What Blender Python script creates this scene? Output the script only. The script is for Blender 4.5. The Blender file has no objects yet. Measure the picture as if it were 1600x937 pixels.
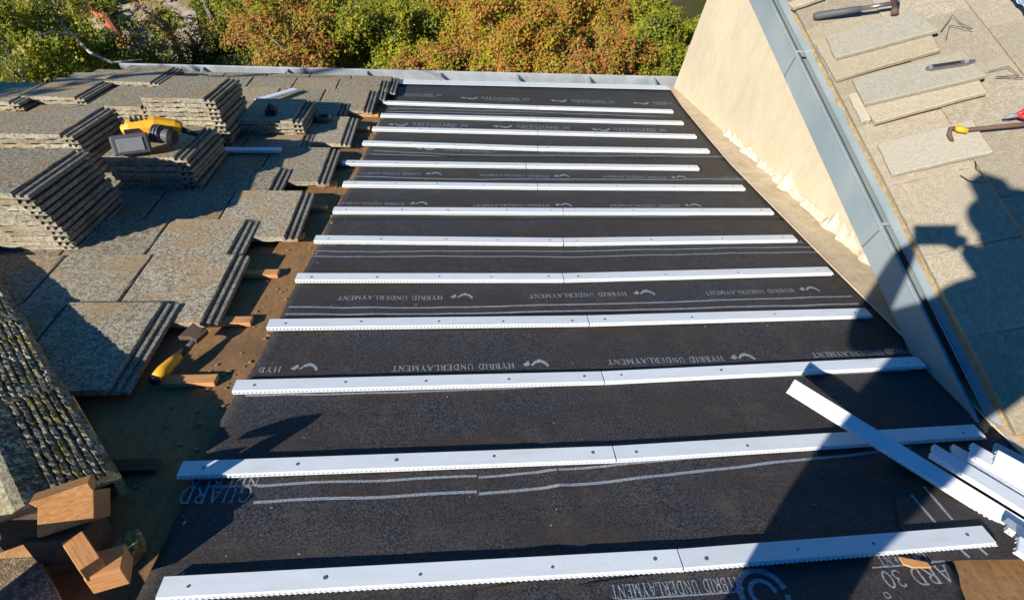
import bpy, bmesh, math, random
import numpy as np
from mathutils import Matrix, Vector, noise
random.seed(7); rng = np.random.default_rng(7)
sc = bpy.context.scene; COL = sc.collection

# ------------------------------------------------------------------ camera, world, sun, exposure
FPX, CX, CY = 900.0, 800.0, 468.5
R = Matrix(((0.9953537, 0.0136095, -0.0953192), (-0.0606578, 0.8574473, -0.5109841), (0.0747770, 0.5143918, 0.8542889)))
cd = bpy.data.cameras.new("camera"); cam = bpy.data.objects.new("camera", cd); COL.objects.link(cam)
cam.matrix_world = R.to_4x4(); cd.sensor_width = 36; cd.lens = FPX / 1600 * 36
cd.clip_start = 0.02; cd.clip_end = 500; sc.camera = cam
SUN = Vector((-0.6519, -0.4580, 0.6043)).normalized()
w = bpy.data.worlds.new("World"); sc.world = w; w.use_nodes = True
nt = w.node_tree; bg = nt.nodes["Background"]; sky = nt.nodes.new("ShaderNodeTexSky")
sky.sky_type = 'NISHITA'; sky.sun_disc = False; sky.sun_elevation = math.asin(SUN.z)
sky.sun_rotation = math.atan2(SUN.x, SUN.y); sky.ozone_density = 3.0; sky.air_density = 1.0; sky.dust_density = 0.3
hs = nt.nodes.new("ShaderNodeHueSaturation"); hs.inputs["Saturation"].default_value = 2.1; hs.inputs["Hue"].default_value = 0.507
nt.links.new(sky.outputs[0], hs.inputs["Color"]); nt.links.new(hs.outputs[0], bg.inputs[0]); bg.inputs[1].default_value = 0.075
sd = bpy.data.lights.new("sun", 'SUN'); so = bpy.data.objects.new("sun", sd); COL.objects.link(so)
sd.energy = 5.0; sd.angle = math.radians(0.5); sd.color = (1.0, 0.95, 0.87)
so.rotation_euler = SUN.to_track_quat('Z', 'Y').to_euler(); so.location = SUN * 30
sc.view_settings.view_transform = 'Standard'; sc.view_settings.look = 'None'
sc.view_settings.exposure = 0.48; sc.view_settings.gamma = 1

# ------------------------------------------------------------------ frames
def ray(x, y): return R @ Vector(((x - CX) / FPX, -(y - CY) / FPX, -1))
EU = Vector((1, 0, 0)); DV = Vector((0, 0.916505, -0.400021)); NW = Vector((0, 0.400021, 0.916505)); H = 1.313
ROOF = Matrix.Translation(-H * NW) @ Matrix((EU, DV, NW)).transposed().to_4x4()      # x right, y down the slope, z out of the roof
def rp(x, y, w=0.0):                                                              # where a sight line meets the roof, offset w
    r = ray(x, y); p = r * (-(H - w) / r.dot(NW)); return Vector((p.x, p.dot(DV), w))
A2 = math.radians(24)
ER = Vector((math.cos(A2), 0, math.sin(A2))); NR = Vector((-math.sin(A2), 0, math.cos(A2)))
P0 = Vector((1.66, 0, -1.64))
UPR = Matrix.Translation(P0) @ Matrix((ER, Vector((0, 1, 0)), NR)).transposed().to_4x4()  # x up the slope, y away, z out
def rr(x, y, w=0.0):
    r = ray(x, y); p = r * ((P0.dot(NR) + w) / r.dot(NR)); q = p - P0; return Vector((q.dot(ER), q.y, w))
def at_z(x, y, z): r = ray(x, y); return r * (z / r.z)
T = Matrix.Translation
def RZ(a): return Matrix.Rotation(a, 4, 'Z')

# ------------------------------------------------------------------ materials
def mat(name, base, rough=0.8, metal=0.0, spec=0.4):
    m = bpy.data.materials.new(name); m.use_nodes = True; b = m.node_tree.nodes["Principled BSDF"]
    b.inputs["Base Color"].default_value = (*base, 1); b.inputs["Roughness"].default_value = rough
    b.inputs["Metallic"].default_value = metal; b.inputs["Specular IOR Level"].default_value = spec
    return m
class N:
    """small helper for node trees"""
    def __init__(s, m, obj_random=False):
        s.t = m.node_tree; s.b = s.t.nodes["Principled BSDF"]; s.tc = s.t.nodes.new("ShaderNodeTexCoord")
        s.co = s.tc.outputs["Object"]
        if obj_random:
            oi = s.t.nodes.new("ShaderNodeObjectInfo"); v = s.t.nodes.new("ShaderNodeVectorMath"); v.operation = 'SCALE'
            v.inputs[0].default_value = (31, 17, 9); s.t.links.new(oi.outputs["Random"], v.inputs["Scale"])
            a = s.t.nodes.new("ShaderNodeVectorMath"); a.operation = 'ADD'
            s.t.links.new(s.co, a.inputs[0]); s.t.links.new(v.outputs[0], a.inputs[1]); s.co = a.outputs[0]; s.rand = oi.outputs["Random"]
    def l(s, a, b): s.t.links.new(a, b)
    def noise(s, scale, detail=3, rough=0.6, stretch=None):
        n = s.t.nodes.new("ShaderNodeTexNoise"); n.inputs["Scale"].default_value = scale
        n.inputs["Detail"].default_value = detail; n.inputs["Roughness"].default_value = rough
        if stretch:
            mp = s.t.nodes.new("ShaderNodeMapping"); mp.inputs["Scale"].default_value = stretch; s.l(s.co, mp.inputs[0]); s.l(mp.outputs[0], n.inputs["Vector"])
        else: s.l(s.co, n.inputs["Vector"])
        return n.outputs["Fac"]
    def vor(s, scale):
        n = s.t.nodes.new("ShaderNodeTexVoronoi"); n.inputs["Scale"].default_value = scale; s.l(s.co, n.inputs["Vector"]); return n.outputs
    def ramp(s, fac, stops, interp='LINEAR'):
        n = s.t.nodes.new("ShaderNodeValToRGB"); e = n.color_ramp.elements; n.color_ramp.interpolation = interp
        while len(e) < len(stops): e.new(0.5)
        for i, (p, c) in enumerate(stops):
            e[i].position = p; e[i].color = (*c, 1) if not isinstance(c, (int, float)) else (c, c, c, 1)
        s.l(fac, n.inputs[0]); return n.outputs[0]
    def mix(s, fac, a, b, mode='MIX'):
        n = s.t.nodes.new("ShaderNodeMix"); n.data_type = 'RGBA'; n.blend_type = mode
        for i, v in ((0, fac), (6, a), (7, b)):
            if hasattr(v, 'links'): s.l(v, n.inputs[i])
            elif isinstance(v, (int, float)): n.inputs[i].default_value = v if i == 0 else (v, v, v, 1)
            else: n.inputs[i].default_value = (*v, 1)
        return n.outputs[2]
    def wave(s, scale, axis='X', dist=0.0):
        n = s.t.nodes.new("ShaderNodeTexWave"); n.wave_type = 'BANDS'; n.bands_direction = axis
        n.inputs["Scale"].default_value = scale; n.inputs["Distortion"].default_value = dist; n.inputs["Detail Scale"].default_value = 3
        s.l(s.co, n.inputs["Vector"]); return n.outputs["Fac"]
    def color(s, c): s.l(c, s.b.inputs["Base Color"]); return s
    def bump(s, h, strength=0.5, dist=0.002, prev=None):
        n = s.t.nodes.new("ShaderNodeBump"); n.inputs["Strength"].default_value = strength; n.inputs["Distance"].default_value = dist
        s.l(h, n.inputs["Height"])
        if prev is not None: s.l(prev, n.inputs["Normal"])
        s.l(n.outputs[0], s.b.inputs["Normal"]); return n.outputs[0]

def concrete(name, light, dark, stain, moss=None, soft=False, ribs=True, stain_amt=(0.50, 0.68), grain=(210, 75)):
    m = mat(name, light, 0.95, spec=0.15); n = N(m, True)
    g = n.noise(grain[0], 2, 0.8); g2 = n.noise(grain[1], 3, 0.7)
    c = n.mix(n.ramp(g, [(0.42, 0.0), (0.58, 1.0)]), dark, light)
    c = n.mix(n.ramp(g2, [(0.38, 0.75), (0.56, 0.0)] if not soft else [(0.3, 0.6), (0.6, 0.0)]), c, tuple(x * (0.45 if not soft else 0.8) for x in dark))
    c = n.mix(n.ramp(n.noise(5, 4), [(stain_amt[0], 0.0), (stain_amt[1], 0.75)]), c, stain)
    if moss: c = n.mix(n.ramp(n.noise(14, 6, 0.75), [(0.5, 0.0), (0.6, 0.85)]), c, moss)
    v = n.ramp(n.rand, [(0, 0.78), (1, 1.08)]); c = n.mix(1.0, c, v, 'MULTIPLY')
    n.color(c)
    b = n.bump(g, 0.7, 0.0035)
    b = n.bump(g2, 0.6, 0.003, b)
    if ribs: n.bump(n.wave(50, 'X', 0.2), 0.22, 0.0015, b)
    return m
M = {}
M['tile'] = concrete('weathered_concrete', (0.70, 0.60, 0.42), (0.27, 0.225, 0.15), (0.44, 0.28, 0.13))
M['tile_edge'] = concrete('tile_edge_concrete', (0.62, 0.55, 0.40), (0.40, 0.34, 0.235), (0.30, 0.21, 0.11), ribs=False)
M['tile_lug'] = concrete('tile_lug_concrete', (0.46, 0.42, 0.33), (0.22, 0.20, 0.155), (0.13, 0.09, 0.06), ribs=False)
M['slab'] = concrete('pale_concrete', (0.53, 0.45, 0.31), (0.43, 0.36, 0.245), (0.44, 0.37, 0.25), soft=True, ribs=False, grain=(160, 60))
M['slab2'] = concrete('grey_pale_concrete', (0.52, 0.47, 0.365), (0.43, 0.385, 0.29), (0.48, 0.40, 0.28), soft=True, ribs=False, grain=(160, 60))
M['field'] = concrete('sandy_concrete', (0.50, 0.425, 0.30), (0.33, 0.275, 0.19), (0.36, 0.31, 0.22), soft=True, ribs=False, grain=(170, 45))
M['ridge'] = concrete('mossy_concrete', (0.62, 0.56, 0.40), (0.12, 0.10, 0.06), (0.07, 0.06, 0.035), (0.26, 0.20, 0.04), ribs=False, stain_amt=(0.46, 0.62), grain=(110, 50))
M['ridge_edge'] = concrete('ridge_edge_concrete', (0.52, 0.46, 0.30), (0.36, 0.31, 0.2), (0.3, 0.24, 0.12), ribs=False)

def wood(name, a, b, dirt, scale=1.0, stretch=(3, 30, 30), dirt_amt=(0.5, 0.75)):
    m = mat(name, a, 0.85, spec=0.2); n = N(m, True)
    g = n.noise(6 * scale, 5, 0.65, stretch)
    c = n.mix(n.ramp(g, [(0.3, 0.0), (0.7, 1.0)]), a, b)
    c = n.mix(n.ramp(n.noise(7, 5, 0.7), [(dirt_amt[0], 0), (dirt_amt[1], 0.8)]), c, dirt)
    n.color(c); n.bump(g, 0.5, 0.002); return m
M['wood'] = wood('sawn_timber', (0.76, 0.38, 0.145), (0.50, 0.22, 0.075), (0.20, 0.10, 0.05), dirt_amt=(0.56, 0.8))
M['wood_y'] = wood('sawn_timber_across', (0.50, 0.25, 0.10), (0.30, 0.13, 0.05), (0.14, 0.07, 0.035), stretch=(30, 3, 30))
M['wood_dark'] = wood('old_dark_timber', (0.17, 0.11, 0.065), (0.08, 0.055, 0.035), (0.05, 0.035, 0.025))
m = mat('plywood', (0.4, 0.22, 0.09), 0.85, spec=0.2); n = N(m)
g = n.noise(9, 6, 0.7, (4, 1.2, 1)); c = n.mix(n.ramp(g, [(0.3, 0), (0.7, 1)]), (0.40, 0.225, 0.095), (0.25, 0.125, 0.05))
c = n.mix(n.ramp(n.noise(60, 4, 0.8), [(0.5, 0), (0.7, 0.6)]), c, (0.12, 0.07, 0.035))
c = n.mix(n.ramp(n.noise(2.3, 4), [(0.5, 0), (0.68, 0.6)]), c, (0.14, 0.085, 0.05))
n.color(c); n.bump(n.noise(90, 4, 0.7), 0.5, 0.002); M['ply'] = m

m = mat('underlayment', (0.02, 0.02, 0.022), 0.62, spec=0.35); n = N(m)
g = n.noise(190, 4, 0.85); g2 = n.noise(2.2, 6, 0.7, (0.6, 1.6, 1)); g3 = n.noise(8, 6, 0.75)
c = n.mix(n.ramp(g, [(0.42, 0), (0.66, 1)]), (0.008, 0.008, 0.011), (0.125, 0.118, 0.12))
c = n.mix(n.ramp(g2, [(0.42, 0), (0.62, 0.8)]), c, (0.050, 0.036, 0.026))
c = n.mix(n.ramp(g3, [(0.52, 0), (0.7, 0.6)]), c, (0.085, 0.07, 0.052))
sp = n.ramp(n.vor(38)['Distance'], [(0.0, 1.0), (0.05, 0.0)])
c = n.mix(n.mix(1.0, sp, n.ramp(n.noise(6, 2), [(0.5, 0), (0.6, 0.7)]), 'MULTIPLY'), c, (0.30, 0.26, 0.2))
n.color(c)
wv = n.t.nodes.new("ShaderNodeTexWave"); wv.wave_type = 'BANDS'; wv.bands_direction = 'X'; wv.inputs["Scale"].default_value = 70
wv.inputs["Distortion"].default_value = 3; n.l(n.co, wv.inputs["Vector"])
b = n.bump(g, 0.5, 0.0015); b = n.bump(wv.outputs["Fac"], 0.25, 0.0008, b); b = n.bump(n.noise(12, 4), 0.6, 0.004, b); n.bump(n.noise(3.5, 4, 0.6, (0.5, 1.6, 1)), 0.5, 0.02, b)
M['felt'] = m
m = mat('print_ink', (0.30, 0.33, 0.36), 0.7, spec=0.2); n = N(m)
n.color(n.mix(n.ramp(n.noise(220, 3, 0.8), [(0.38, 0), (0.62, 1)]), (0.14, 0.15, 0.165), (0.40, 0.44, 0.47))); M['ink'] = m
m = mat('white_plastic', (0.78, 0.81, 0.82), 0.42, spec=0.45); n = N(m, True)
c = n.mix(n.ramp(n.noise(9, 6, 0.75, (1, 4, 4)), [(0.45, 0), (0.75, 0.6)]), (0.80, 0.83, 0.83), (0.66, 0.66, 0.62))
c = n.mix(n.ramp(n.noise(90, 4, 0.8), [(0.62, 0), (0.75, 0.6)]), c, (0.42, 0.38, 0.31)); n.color(n.mix(1.0, c, n.ramp(n.rand, [(0, 0.90), (1, 1.0)]), 'MULTIPLY')); n.bump(n.noise(25, 3), 0.15, 0.001); M['white'] = m
M['nail'] = mat('nail_steel', (0.28, 0.28, 0.29), 0.4, 0.7)
m = mat('stucco', (0.7, 0.57, 0.37), 0.95, spec=0.1); n = N(m)
c = n.mix(n.ramp(n.noise(1.6, 5, 0.6), [(0.3, 0), (0.7, 1)]), (0.66, 0.555, 0.375), (0.56, 0.475, 0.33))
c = n.mix(n.ramp(n.noise(7, 6, 0.75, (1, 1, 0.35)), [(0.50, 0), (0.70, 0.55)]), c, (0.46, 0.38, 0.25))
c = n.mix(n.ramp(n.noise(2.5, 6, 0.8, (1, 1, 0.6)), [(0.55, 0), (0.75, 0.5)]), c, (0.72, 0.64, 0.47))
c = n.mix(n.ramp(n.noise(150, 3, 0.8), [(0.5, 0), (0.75, 0.35)]), c, (0.42, 0.34, 0.22))
n.color(c); b = n.bump(n.noise(160, 4, 0.7), 0.5, 0.003); n.bump(n.noise(9, 3), 0.5, 0.01, b); M['stucco'] = m
m = mat('old_flashing', (0.5, 0.4, 0.26), 0.75, spec=0.25); n = N(m)
c = n.mix(n.ramp(n.noise(8, 6, 0.7), [(0.35, 0), (0.65, 1)]), (0.72, 0.59, 0.41), (0.52, 0.40, 0.26))
c = n.mix(n.ramp(n.noise(60, 4, 0.8), [(0.52, 0), (0.72, 0.7)]), c, (0.34, 0.25, 0.15))
n.color(c); n.bump(n.noise(70, 4), 0.4, 0.002); M['oldflash'] = m
m = mat('painted_metal', (0.25, 0.31, 0.33), 0.5, spec=0.5); n = N(m)
c = n.mix(n.ramp(n.noise(3, 5, 0.6), [(0.35, 0), (0.7, 1)]), (0.23, 0.285, 0.30), (0.33, 0.36, 0.35))
c = n.mix(n.ramp(n.noise(45, 4, 0.75), [(0.62, 0), (0.72, 0.6)]), c, (0.38, 0.33, 0.24)); n.color(c); n.bump(n.noise(6, 2), 0.3, 0.006)
M['fascia'] = m
m = mat('galvanised_metal', (0.5, 0.52, 0.53), 0.42, 0.35); n = N(m)
n.color(n.mix(n.ramp(n.noise(5, 5, 0.7), [(0.35, 0), (0.7, 1)]), (0.62, 0.65, 0.66), (0.40, 0.42, 0.42))); n.bump(n.noise(5, 2), 0.3, 0.006); M['galv'] = m
M['mortar'] = mat('mortar', (0.52, 0.38, 0.2), 0.98, spec=0.1); n = N(M['mortar'])
n.color(n.mix(n.ramp(n.noise(50, 5, 0.8), [(0.4, 0), (0.6, 1)]), (0.50, 0.35, 0.17), (0.30, 0.21, 0.11))); n.bump(n.noise(90, 5, 0.8), 0.9, 0.006)
m = mat('white_filler', (0.70, 0.62, 0.45), 0.9); n = N(m); n.color(n.mix(n.ramp(n.noise(35, 5, 0.8), [(0.42, 0), (0.65, 1)]), (0.72, 0.64, 0.47), (0.50, 0.41, 0.27))); n.bump(n.noise(60, 4), .6, .004); M['filler'] = m
def plastic(name, col, rough=0.45):
    m = mat(name, col, rough); n = N(m)
    n.color(n.mix(n.ramp(n.noise(30, 4, 0.7), [(0.45, 0), (0.75, 0.45)]), col, tuple(x * 0.5 + 0.03 for x in col))); return m
M['yellow'] = plastic('yellow_plastic', (0.85, 0.42, 0.015)); M['black'] = plastic('black_rubber', (0.022, 0.022, 0.024), 0.6)
M['grey'] = plastic('grey_plastic', (0.10, 0.10, 0.105), 0.6); M['lightgrey'] = plastic('light_grey_plastic', (0.26, 0.265, 0.26), 0.6)
M['steel'] = plastic('worn_steel', (0.30, 0.27, 0.24), 0.35); M['steel'].node_tree.nodes["Principled BSDF"].inputs["Metallic"].default_value = 0.7
M['rust'] = plastic('rusty_steel', (0.13, 0.075, 0.05), 0.7); M['red'] = plastic('red_plastic', (0.55, 0.03, 0.02), 0.4)
M['wire'] = mat('dark_wire', (0.05, 0.045, 0.03), 0.6)
m = mat('checked_cloth', (0.5, 0.55, 0.65), 0.95); n = N(m)
n.color(n.mix(n.ramp(n.wave(30, 'X'), [(0.45, 0), (0.55, 1)]), n.mix(n.ramp(n.wave(30, 'Y'), [(0.45, 0), (0.55, 1)]), (0.75, 0.76, 0.78), (0.25, 0.32, 0.5)), (0.06, 0.09, 0.22))); M['cloth'] = m
m = mat('bark', (0.25, 0.2, 0.15), 0.95); n = N(m); n.color(n.mix(n.ramp(n.noise(12, 5, 0.7), [(0.35, 0), (0.65, 1)]), (0.34, 0.29, 0.22), (0.12, 0.09, 0.06))); n.bump(n.noise(30, 4), 0.8, 0.01); M['bark'] = m
m = mat('soil', (0.1, 0.07, 0.04), 1.0, spec=0.05); n = N(m)
c = n.mix(n.ramp(n.noise(1.5, 6, 0.7), [(0.4, 0), (0.6, 1)]), (0.10, 0.075, 0.045), (0.05, 0.07, 0.02))
c = n.mix(n.ramp(n.noise(35, 5, 0.8), [(0.5, 0), (0.62, 0.8)]), c, (0.26, 0.16, 0.06)); n.color(c); n.bump(n.noise(20, 6, 0.8), 1.0, 0.05); M['soil'] = m
m = mat('paving', (0.42, 0.36, 0.28), 0.95, spec=0.1); n = N(m)
n.color(n.mix(n.ramp(n.noise(6, 6, 0.8), [(0.4, 0), (0.62, 1)]), (0.48, 0.42, 0.33), (0.20, 0.14, 0.08))); n.bump(n.noise(40, 4), 0.5, 0.01); M['paving'] = m
def leafmat(name, stops, patch, lo=.46):
    m = mat(name, stops[0][1], 0.5, spec=0.3); n = N(m); g = n.t.nodes.new("ShaderNodeNewGeometry")
    c = n.ramp(g.outputs["Random Per Island"], stops); c2 = n.ramp(g.outputs["Random Per Island"], patch)
    f = n.mix(.3, n.noise(3.4, 3, 0.6), g.outputs["Random Per Island"])
    c = n.mix(n.ramp(f, [(lo, 0), (lo + .07, 1)]), c, c2); n.color(c)
    tr = n.t.nodes.new("ShaderNodeBsdfTranslucent"); n.l(c, tr.inputs[0]); mx = n.t.nodes.new("ShaderNodeMixShader"); mx.inputs[0].default_value = 0.42
    n.l(n.b.outputs[0], mx.inputs[1]); n.l(tr.outputs[0], mx.inputs[2]); n.l(mx.outputs[0], n.t.nodes["Material Output"].inputs[0]); return m
GRN = [(0, (0.06, 0.10, 0.012)), (0.5, (0.13, 0.17, 0.014)), (0.85, (0.20, 0.21, 0.02)), (1, (0.36, 0.26, 0.025))]
ORG = [(0, (0.40, 0.25, 0.025)), (0.4, (0.58, 0.28, 0.04)), (0.75, (0.58, 0.20, 0.05)), (1, (0.20, 0.20, 0.03))]
RED = [(0, (0.50, 0.20, 0.035)), (0.5, (0.56, 0.20, 0.07)), (0.8, (0.34, 0.20, 0.03)), (1, (0.12, 0.14, 0.02))]
YEL = [(0, (0.20, 0.27, 0.015)), (0.5, (0.52, 0.46, 0.025)), (1, (0.58, 0.42, 0.05))]
DGR = [(0, (0.035, 0.06, 0.012)), (0.6, (0.06, 0.10, 0.012)), (1, (0.14, 0.15, 0.02))]
M['leaf_orange'] = leafmat('orange_leaves', YEL, ORG, .43); M['leaf_red'] = leafmat('red_leaves', YEL, RED, .41)
M['leaf_green'] = leafmat('green_leaves', DGR, GRN, .5); M['leaf_yellow'] = leafmat('yellow_green_leaves', YEL, GRN, .45)
M['skin'] = mat('skin', (0.5, 0.3, 0.22), 0.6); M['shirt'] = mat('dark_shirt', (0.06, 0.08, 0.12), 0.9); M['jeans'] = mat('work_trousers', (0.1, 0.1, 0.11), 0.9)

# ------------------------------------------------------------------ mesh helpers
def link(name, verts, faces, m, parent=None, Mx=None, bevel=0, smooth=False, mats=None, fm=None, seg=2):
    me = bpy.data.meshes.new(name); me.from_pydata([tuple(v) for v in verts], [], faces)
    for k in (mats or [m]): me.materials.append(k)
    if fm:
        for p, i in zip(me.polygons, fm): p.material_index = i
    if smooth:
        for p in me.polygons: p.use_smooth = True
    bm = bmesh.new(); bm.from_mesh(me); bmesh.ops.recalc_face_normals(bm, faces=bm.faces); bm.to_mesh(me); bm.free()
    o = bpy.data.objects.new(name, me); COL.objects.link(o)
    if parent is not None: o.parent = parent
    if Mx is not None: o.matrix_local = Mx
    if bevel:
        b = o.modifiers.new("b", 'BEVEL'); b.width = bevel; b.segments = seg; b.limit_method = 'ANGLE'; b.angle_limit = math.radians(35)
    return o
class MB:
    def __init__(s): s.v = []; s.f = []; s.m = []
    def add(s, vs, fs, mi=0):
        o = len(s.v); s.v += [Vector(v) for v in vs]; s.f += [tuple(i + o for i in f) for f in fs]; s.m += [mi] * len(fs); return s
    def box(s, x0, x1, y0, y1, z0, z1, Mx=None, mi=0):
        vs = [Vector((x, y, z)) for z in (z0, z1) for y in (y0, y1) for x in (x0, x1)]
        if Mx is not None: vs = [Mx @ v for v in vs]
        return s.add(vs, [(0, 2, 3, 1), (4, 5, 7, 6), (0, 1, 5, 4), (2, 6, 7, 3), (0, 4, 6, 2), (1, 3, 7, 5)], mi)
    def tube(s, pts, rad, n=10, mi=0, cap=True):
        pts = [Vector(p) for p in pts]; rad = rad if isinstance(rad, (list, tuple)) else [rad] * len(pts); vs = []; fs = []
        up = Vector((0.13, 0.21, 0.97))
        for i, p in enumerate(pts):
            t = (pts[min(i + 1, len(pts) - 1)] - pts[max(i - 1, 0)]).normalized(); a = t.cross(up)
            if a.length < 0.1: a = t.cross(Vector((1, 0, 0)))
            a.normalize(); b = t.cross(a)
            for k in range(n):
                an = 2 * math.pi * k / n; vs.append(p + (a * math.cos(an) + b * math.sin(an)) * rad[i])
        for i in range(len(pts) - 1):
            for k in range(n): fs.append((i * n + k, i * n + (k + 1) % n, (i + 1) * n + (k + 1) % n, (i + 1) * n + k))
        if cap: fs.append(tuple(range(n))[::-1]); fs.append(tuple((len(pts) - 1) * n + k for k in range(n)))
        return s.add(vs, fs, mi)
    def prism(s, poly, z0, z1, Mx=None, mi=0):
        k = len(poly); vs = [Vector((p[0], p[1], z0)) for p in poly] + [Vector((p[0], p[1], z1)) for p in poly]
        if Mx is not None: vs = [Mx @ v for v in vs]
        return s.add(vs, [tuple(range(k))[::-1], tuple(range(k, 2 * k))] + [(i, (i + 1) % k, k + (i + 1) % k, k + i) for i in range(k)], mi)
    def build(s, name, m, parent=None, Mx=None, bevel=0, smooth=False, mats=None, seg=2):
        return link(name, s.v, s.f, m, parent, Mx, bevel, smooth, mats, s.m if mats else None, seg)
def tag(o, label=None, cat=None, group=None, kind=None):
    if label: o['label'] = label
    if cat: o['category'] = cat
    if group: o['group'] = group
    o['kind'] = kind or 'thing'
    return o
def empty(name, Mx): o = bpy.data.objects.new(name, None); COL.objects.link(o); o.matrix_world = Mx; o.empty_display_size = 0.05; return o
ORD = ['zeroth', 'first', 'second', 'third', 'fourth', 'fifth', 'sixth', 'seventh', 'eighth', 'ninth', 'tenth', 'eleventh', 'twelfth', 'thirteenth', 'fourteenth']

# ------------------------------------------------------------------ ground and garden floor
GZ = -6.4
def sheet(name, x0, x1, y0, y1, nx, ny, zf, m, Mx=None, parent=None, smooth=True):
    vs = [(x0 + (x1 - x0) * i / nx, y0 + (y1 - y0) * j / ny, 0) for j in range(ny + 1) for i in range(nx + 1)]
    vs = [(x, y, zf(x, y)) for x, y, _ in vs]
    fs = [(j * (nx + 1) + i, j * (nx + 1) + i + 1, (j + 1) * (nx + 1) + i + 1, (j + 1) * (nx + 1) + i) for j in range(ny) for i in range(nx)]
    return link(name, vs, fs, m, parent, Mx, 0, smooth)
tag(sheet('ground', -150, 150, -150, 150, 60, 60, lambda x, y: GZ, M['soil']), kind='structure')
a, b_ = at_z(150, -60, GZ + .004), at_z(290, -60, GZ); c_, d_ = at_z(330, 140, GZ), at_z(225, 140, GZ)
o = MB().prism([(p.x, p.y) for p in (a, b_, c_, d_)], GZ + 0.004, GZ + 0.02).build('path', M['paving']); tag(o, kind='structure')

# ------------------------------------------------------------------ lower roof: deck, house wall under it
db = MB(); deck_poly = [(-2.62, 4.93), (-3.1, 4.2), (-2.2, 2.55), (-0.95, 1.12), (-0.95, -1.4), (1.98, -1.4), (1.98, 4.93)]
db.prism(deck_poly[::-1], -0.03, -0.002)
deck = db.build('roof_deck', M['ply'], Mx=ROOF); tag(deck, 'brown plywood roof deck showing between the old tiles and black sheets', 'roof deck')
eave = ROOF @ Vector((0, 4.85, -0.06))
o = MB().box(-3.1, 1.98, eave.y - 0.45, eave.y - 0.25, GZ, eave.z + 0.02).build('house_wall', M['stucco']); tag(o, 'lower stucco house wall below the gutter under the roof deck', 'wall')
# left roof plane beyond the hip
hip = MB(); q = [ROOF @ Vector(v) for v in ((-0.98, 1.12, -.03), (-2.24, 2.55, -.03), (-3.12, 4.2, -.03))]
hip.add([q[0], q[1], q[2], q[2] + Vector((-0.6, -1.5, -0.5)), q[0] + Vector((-3.0, -1.2, -0.9)), q[0] + Vector((-1.2, -2.2, -0.35)), q[0] + Vector((0.0, -2.2, -.0))], [(0, 1, 2, 3, 4, 5, 6)])
o = hip.build('roof_slope', M['ply']); tag(o, 'side roof slope dropping away beyond the mossy hip tiles', 'roof')
s = o.modifiers.new('s', 'SOLIDIFY'); s.thickness = 0.03; s.offset = -1

# ------------------------------------------------------------------ underlayment sheets with print
def wz(u, v):
    z = 0.004 * noise.noise(Vector((u * 1.7, v * 2.5, 0.3))) + 0.0022 * noise.noise(Vector((u * 9 + v * 3, v * 3.5, 2))) + 0.0015 * noise.noise(Vector((u * 5, v * 7, 4)))
    d = u - 0.26 + 0.12 * (v - 1.0)
    if 0.65 < v < 1.2: z += 0.005 * math.exp(-(d / 0.02) ** 2) - 0.002 * math.exp(-((d + .05) / 0.03) ** 2)
    z += 0.003 * math.exp(-((u - 1.35 - 0.25 * (v - 2.6)) / 0.05) ** 2) * (1 if 2.0 < v < 3 else 0.0)
    return z
LEDGE = [(-0.459, 4.87), (-0.53, 3.2), (-0.609, 2.182), (-0.66, 1.5), (-0.687, 1.237), (-0.706, 0.771), (-0.715, 0.2), (-0.72, -1.4)]
def left_u(v):
    for (u0, v0), (u1, v1) in zip(LEDGE, LEDGE[1:]):
        if v1 <= v <= v0: return u0 + (u1 - u0) * (v - v0) / (v1 - v0)
    return LEDGE[0][0] if v > 4.8 else LEDGE[-1][0]
sheets = []
BND = [4.87, 4.12, 3.30, 2.505, 1.73, 1.075, -1.4]
SW = lambda k: 0.003 + 0.0028 * k
SL = ['black underlayment strip along the gutter, farthest of the black sheets', 'black underlayment sheet crossed by the second to fourth white strips from the gutter',
      'black underlayment sheet in the middle distance with three pairs of faint lines', 'black underlayment sheet at mid roof printed with upside down small capitals',
      'black underlayment sheet with wide bare band above the knee shaped shadow', 'nearest black underlayment sheet with large upside down printed lettering']
SL[1] = 'second black underlayment sheet from the gutter, printed with upright lettering'
SL[2] = 'third black underlayment sheet from the gutter'
SL[3] = 'fourth black underlayment sheet from the gutter, ending short of the bare middle band'
SL[4] = 'fifth black underlayment sheet from the gutter, just beyond the large lettering'
for k in range(6):
    v1 = BND[k]; v0 = BND[k + 1] - 0.03
    ny = max(8, int((v1 - v0) / 0.03)); nx = 90; vs = []; fs = []
    for j in range(ny + 1):
        v = v0 + (v1 - v0) * j / ny; lu = left_u(v) + 0.004 * math.sin(v * 9); ru = 1.86
        if v < 0.69: ru = 1.17 + 0.02 * math.sin(v * 31)
        for i in range(nx + 1):
            u = lu + (ru - lu) * i / nx; vs.append((u, v + 0.003 * noise.noise(Vector((u * 3, k * 9, 0))), SW(k) + wz(u, v)))
    fs = [(j * (nx + 1) + i, j * (nx + 1) + i + 1, (j + 1) * (nx + 1) + i + 1, (j + 1) * (nx + 1) + i) for j in range(ny) for i in range(nx)]
    o = link('underlayment_sheet', vs, fs, M['felt'], Mx=ROOF, smooth=True); tag(o, SL[k], 'roofing underlayment', 'black underlayment sheets lapped up the roof')
    sheets.append(o)
    if o.data.polygons[0].normal.z < 0: o.data.flip_normals()
    s = o.modifiers.new('s', 'SOLIDIFY'); s.thickness = 0.0012; s.offset = -1
def sheet_at(v):
    for k in range(6):
        if v >= BND[k + 1]: return k
    return 5
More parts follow.
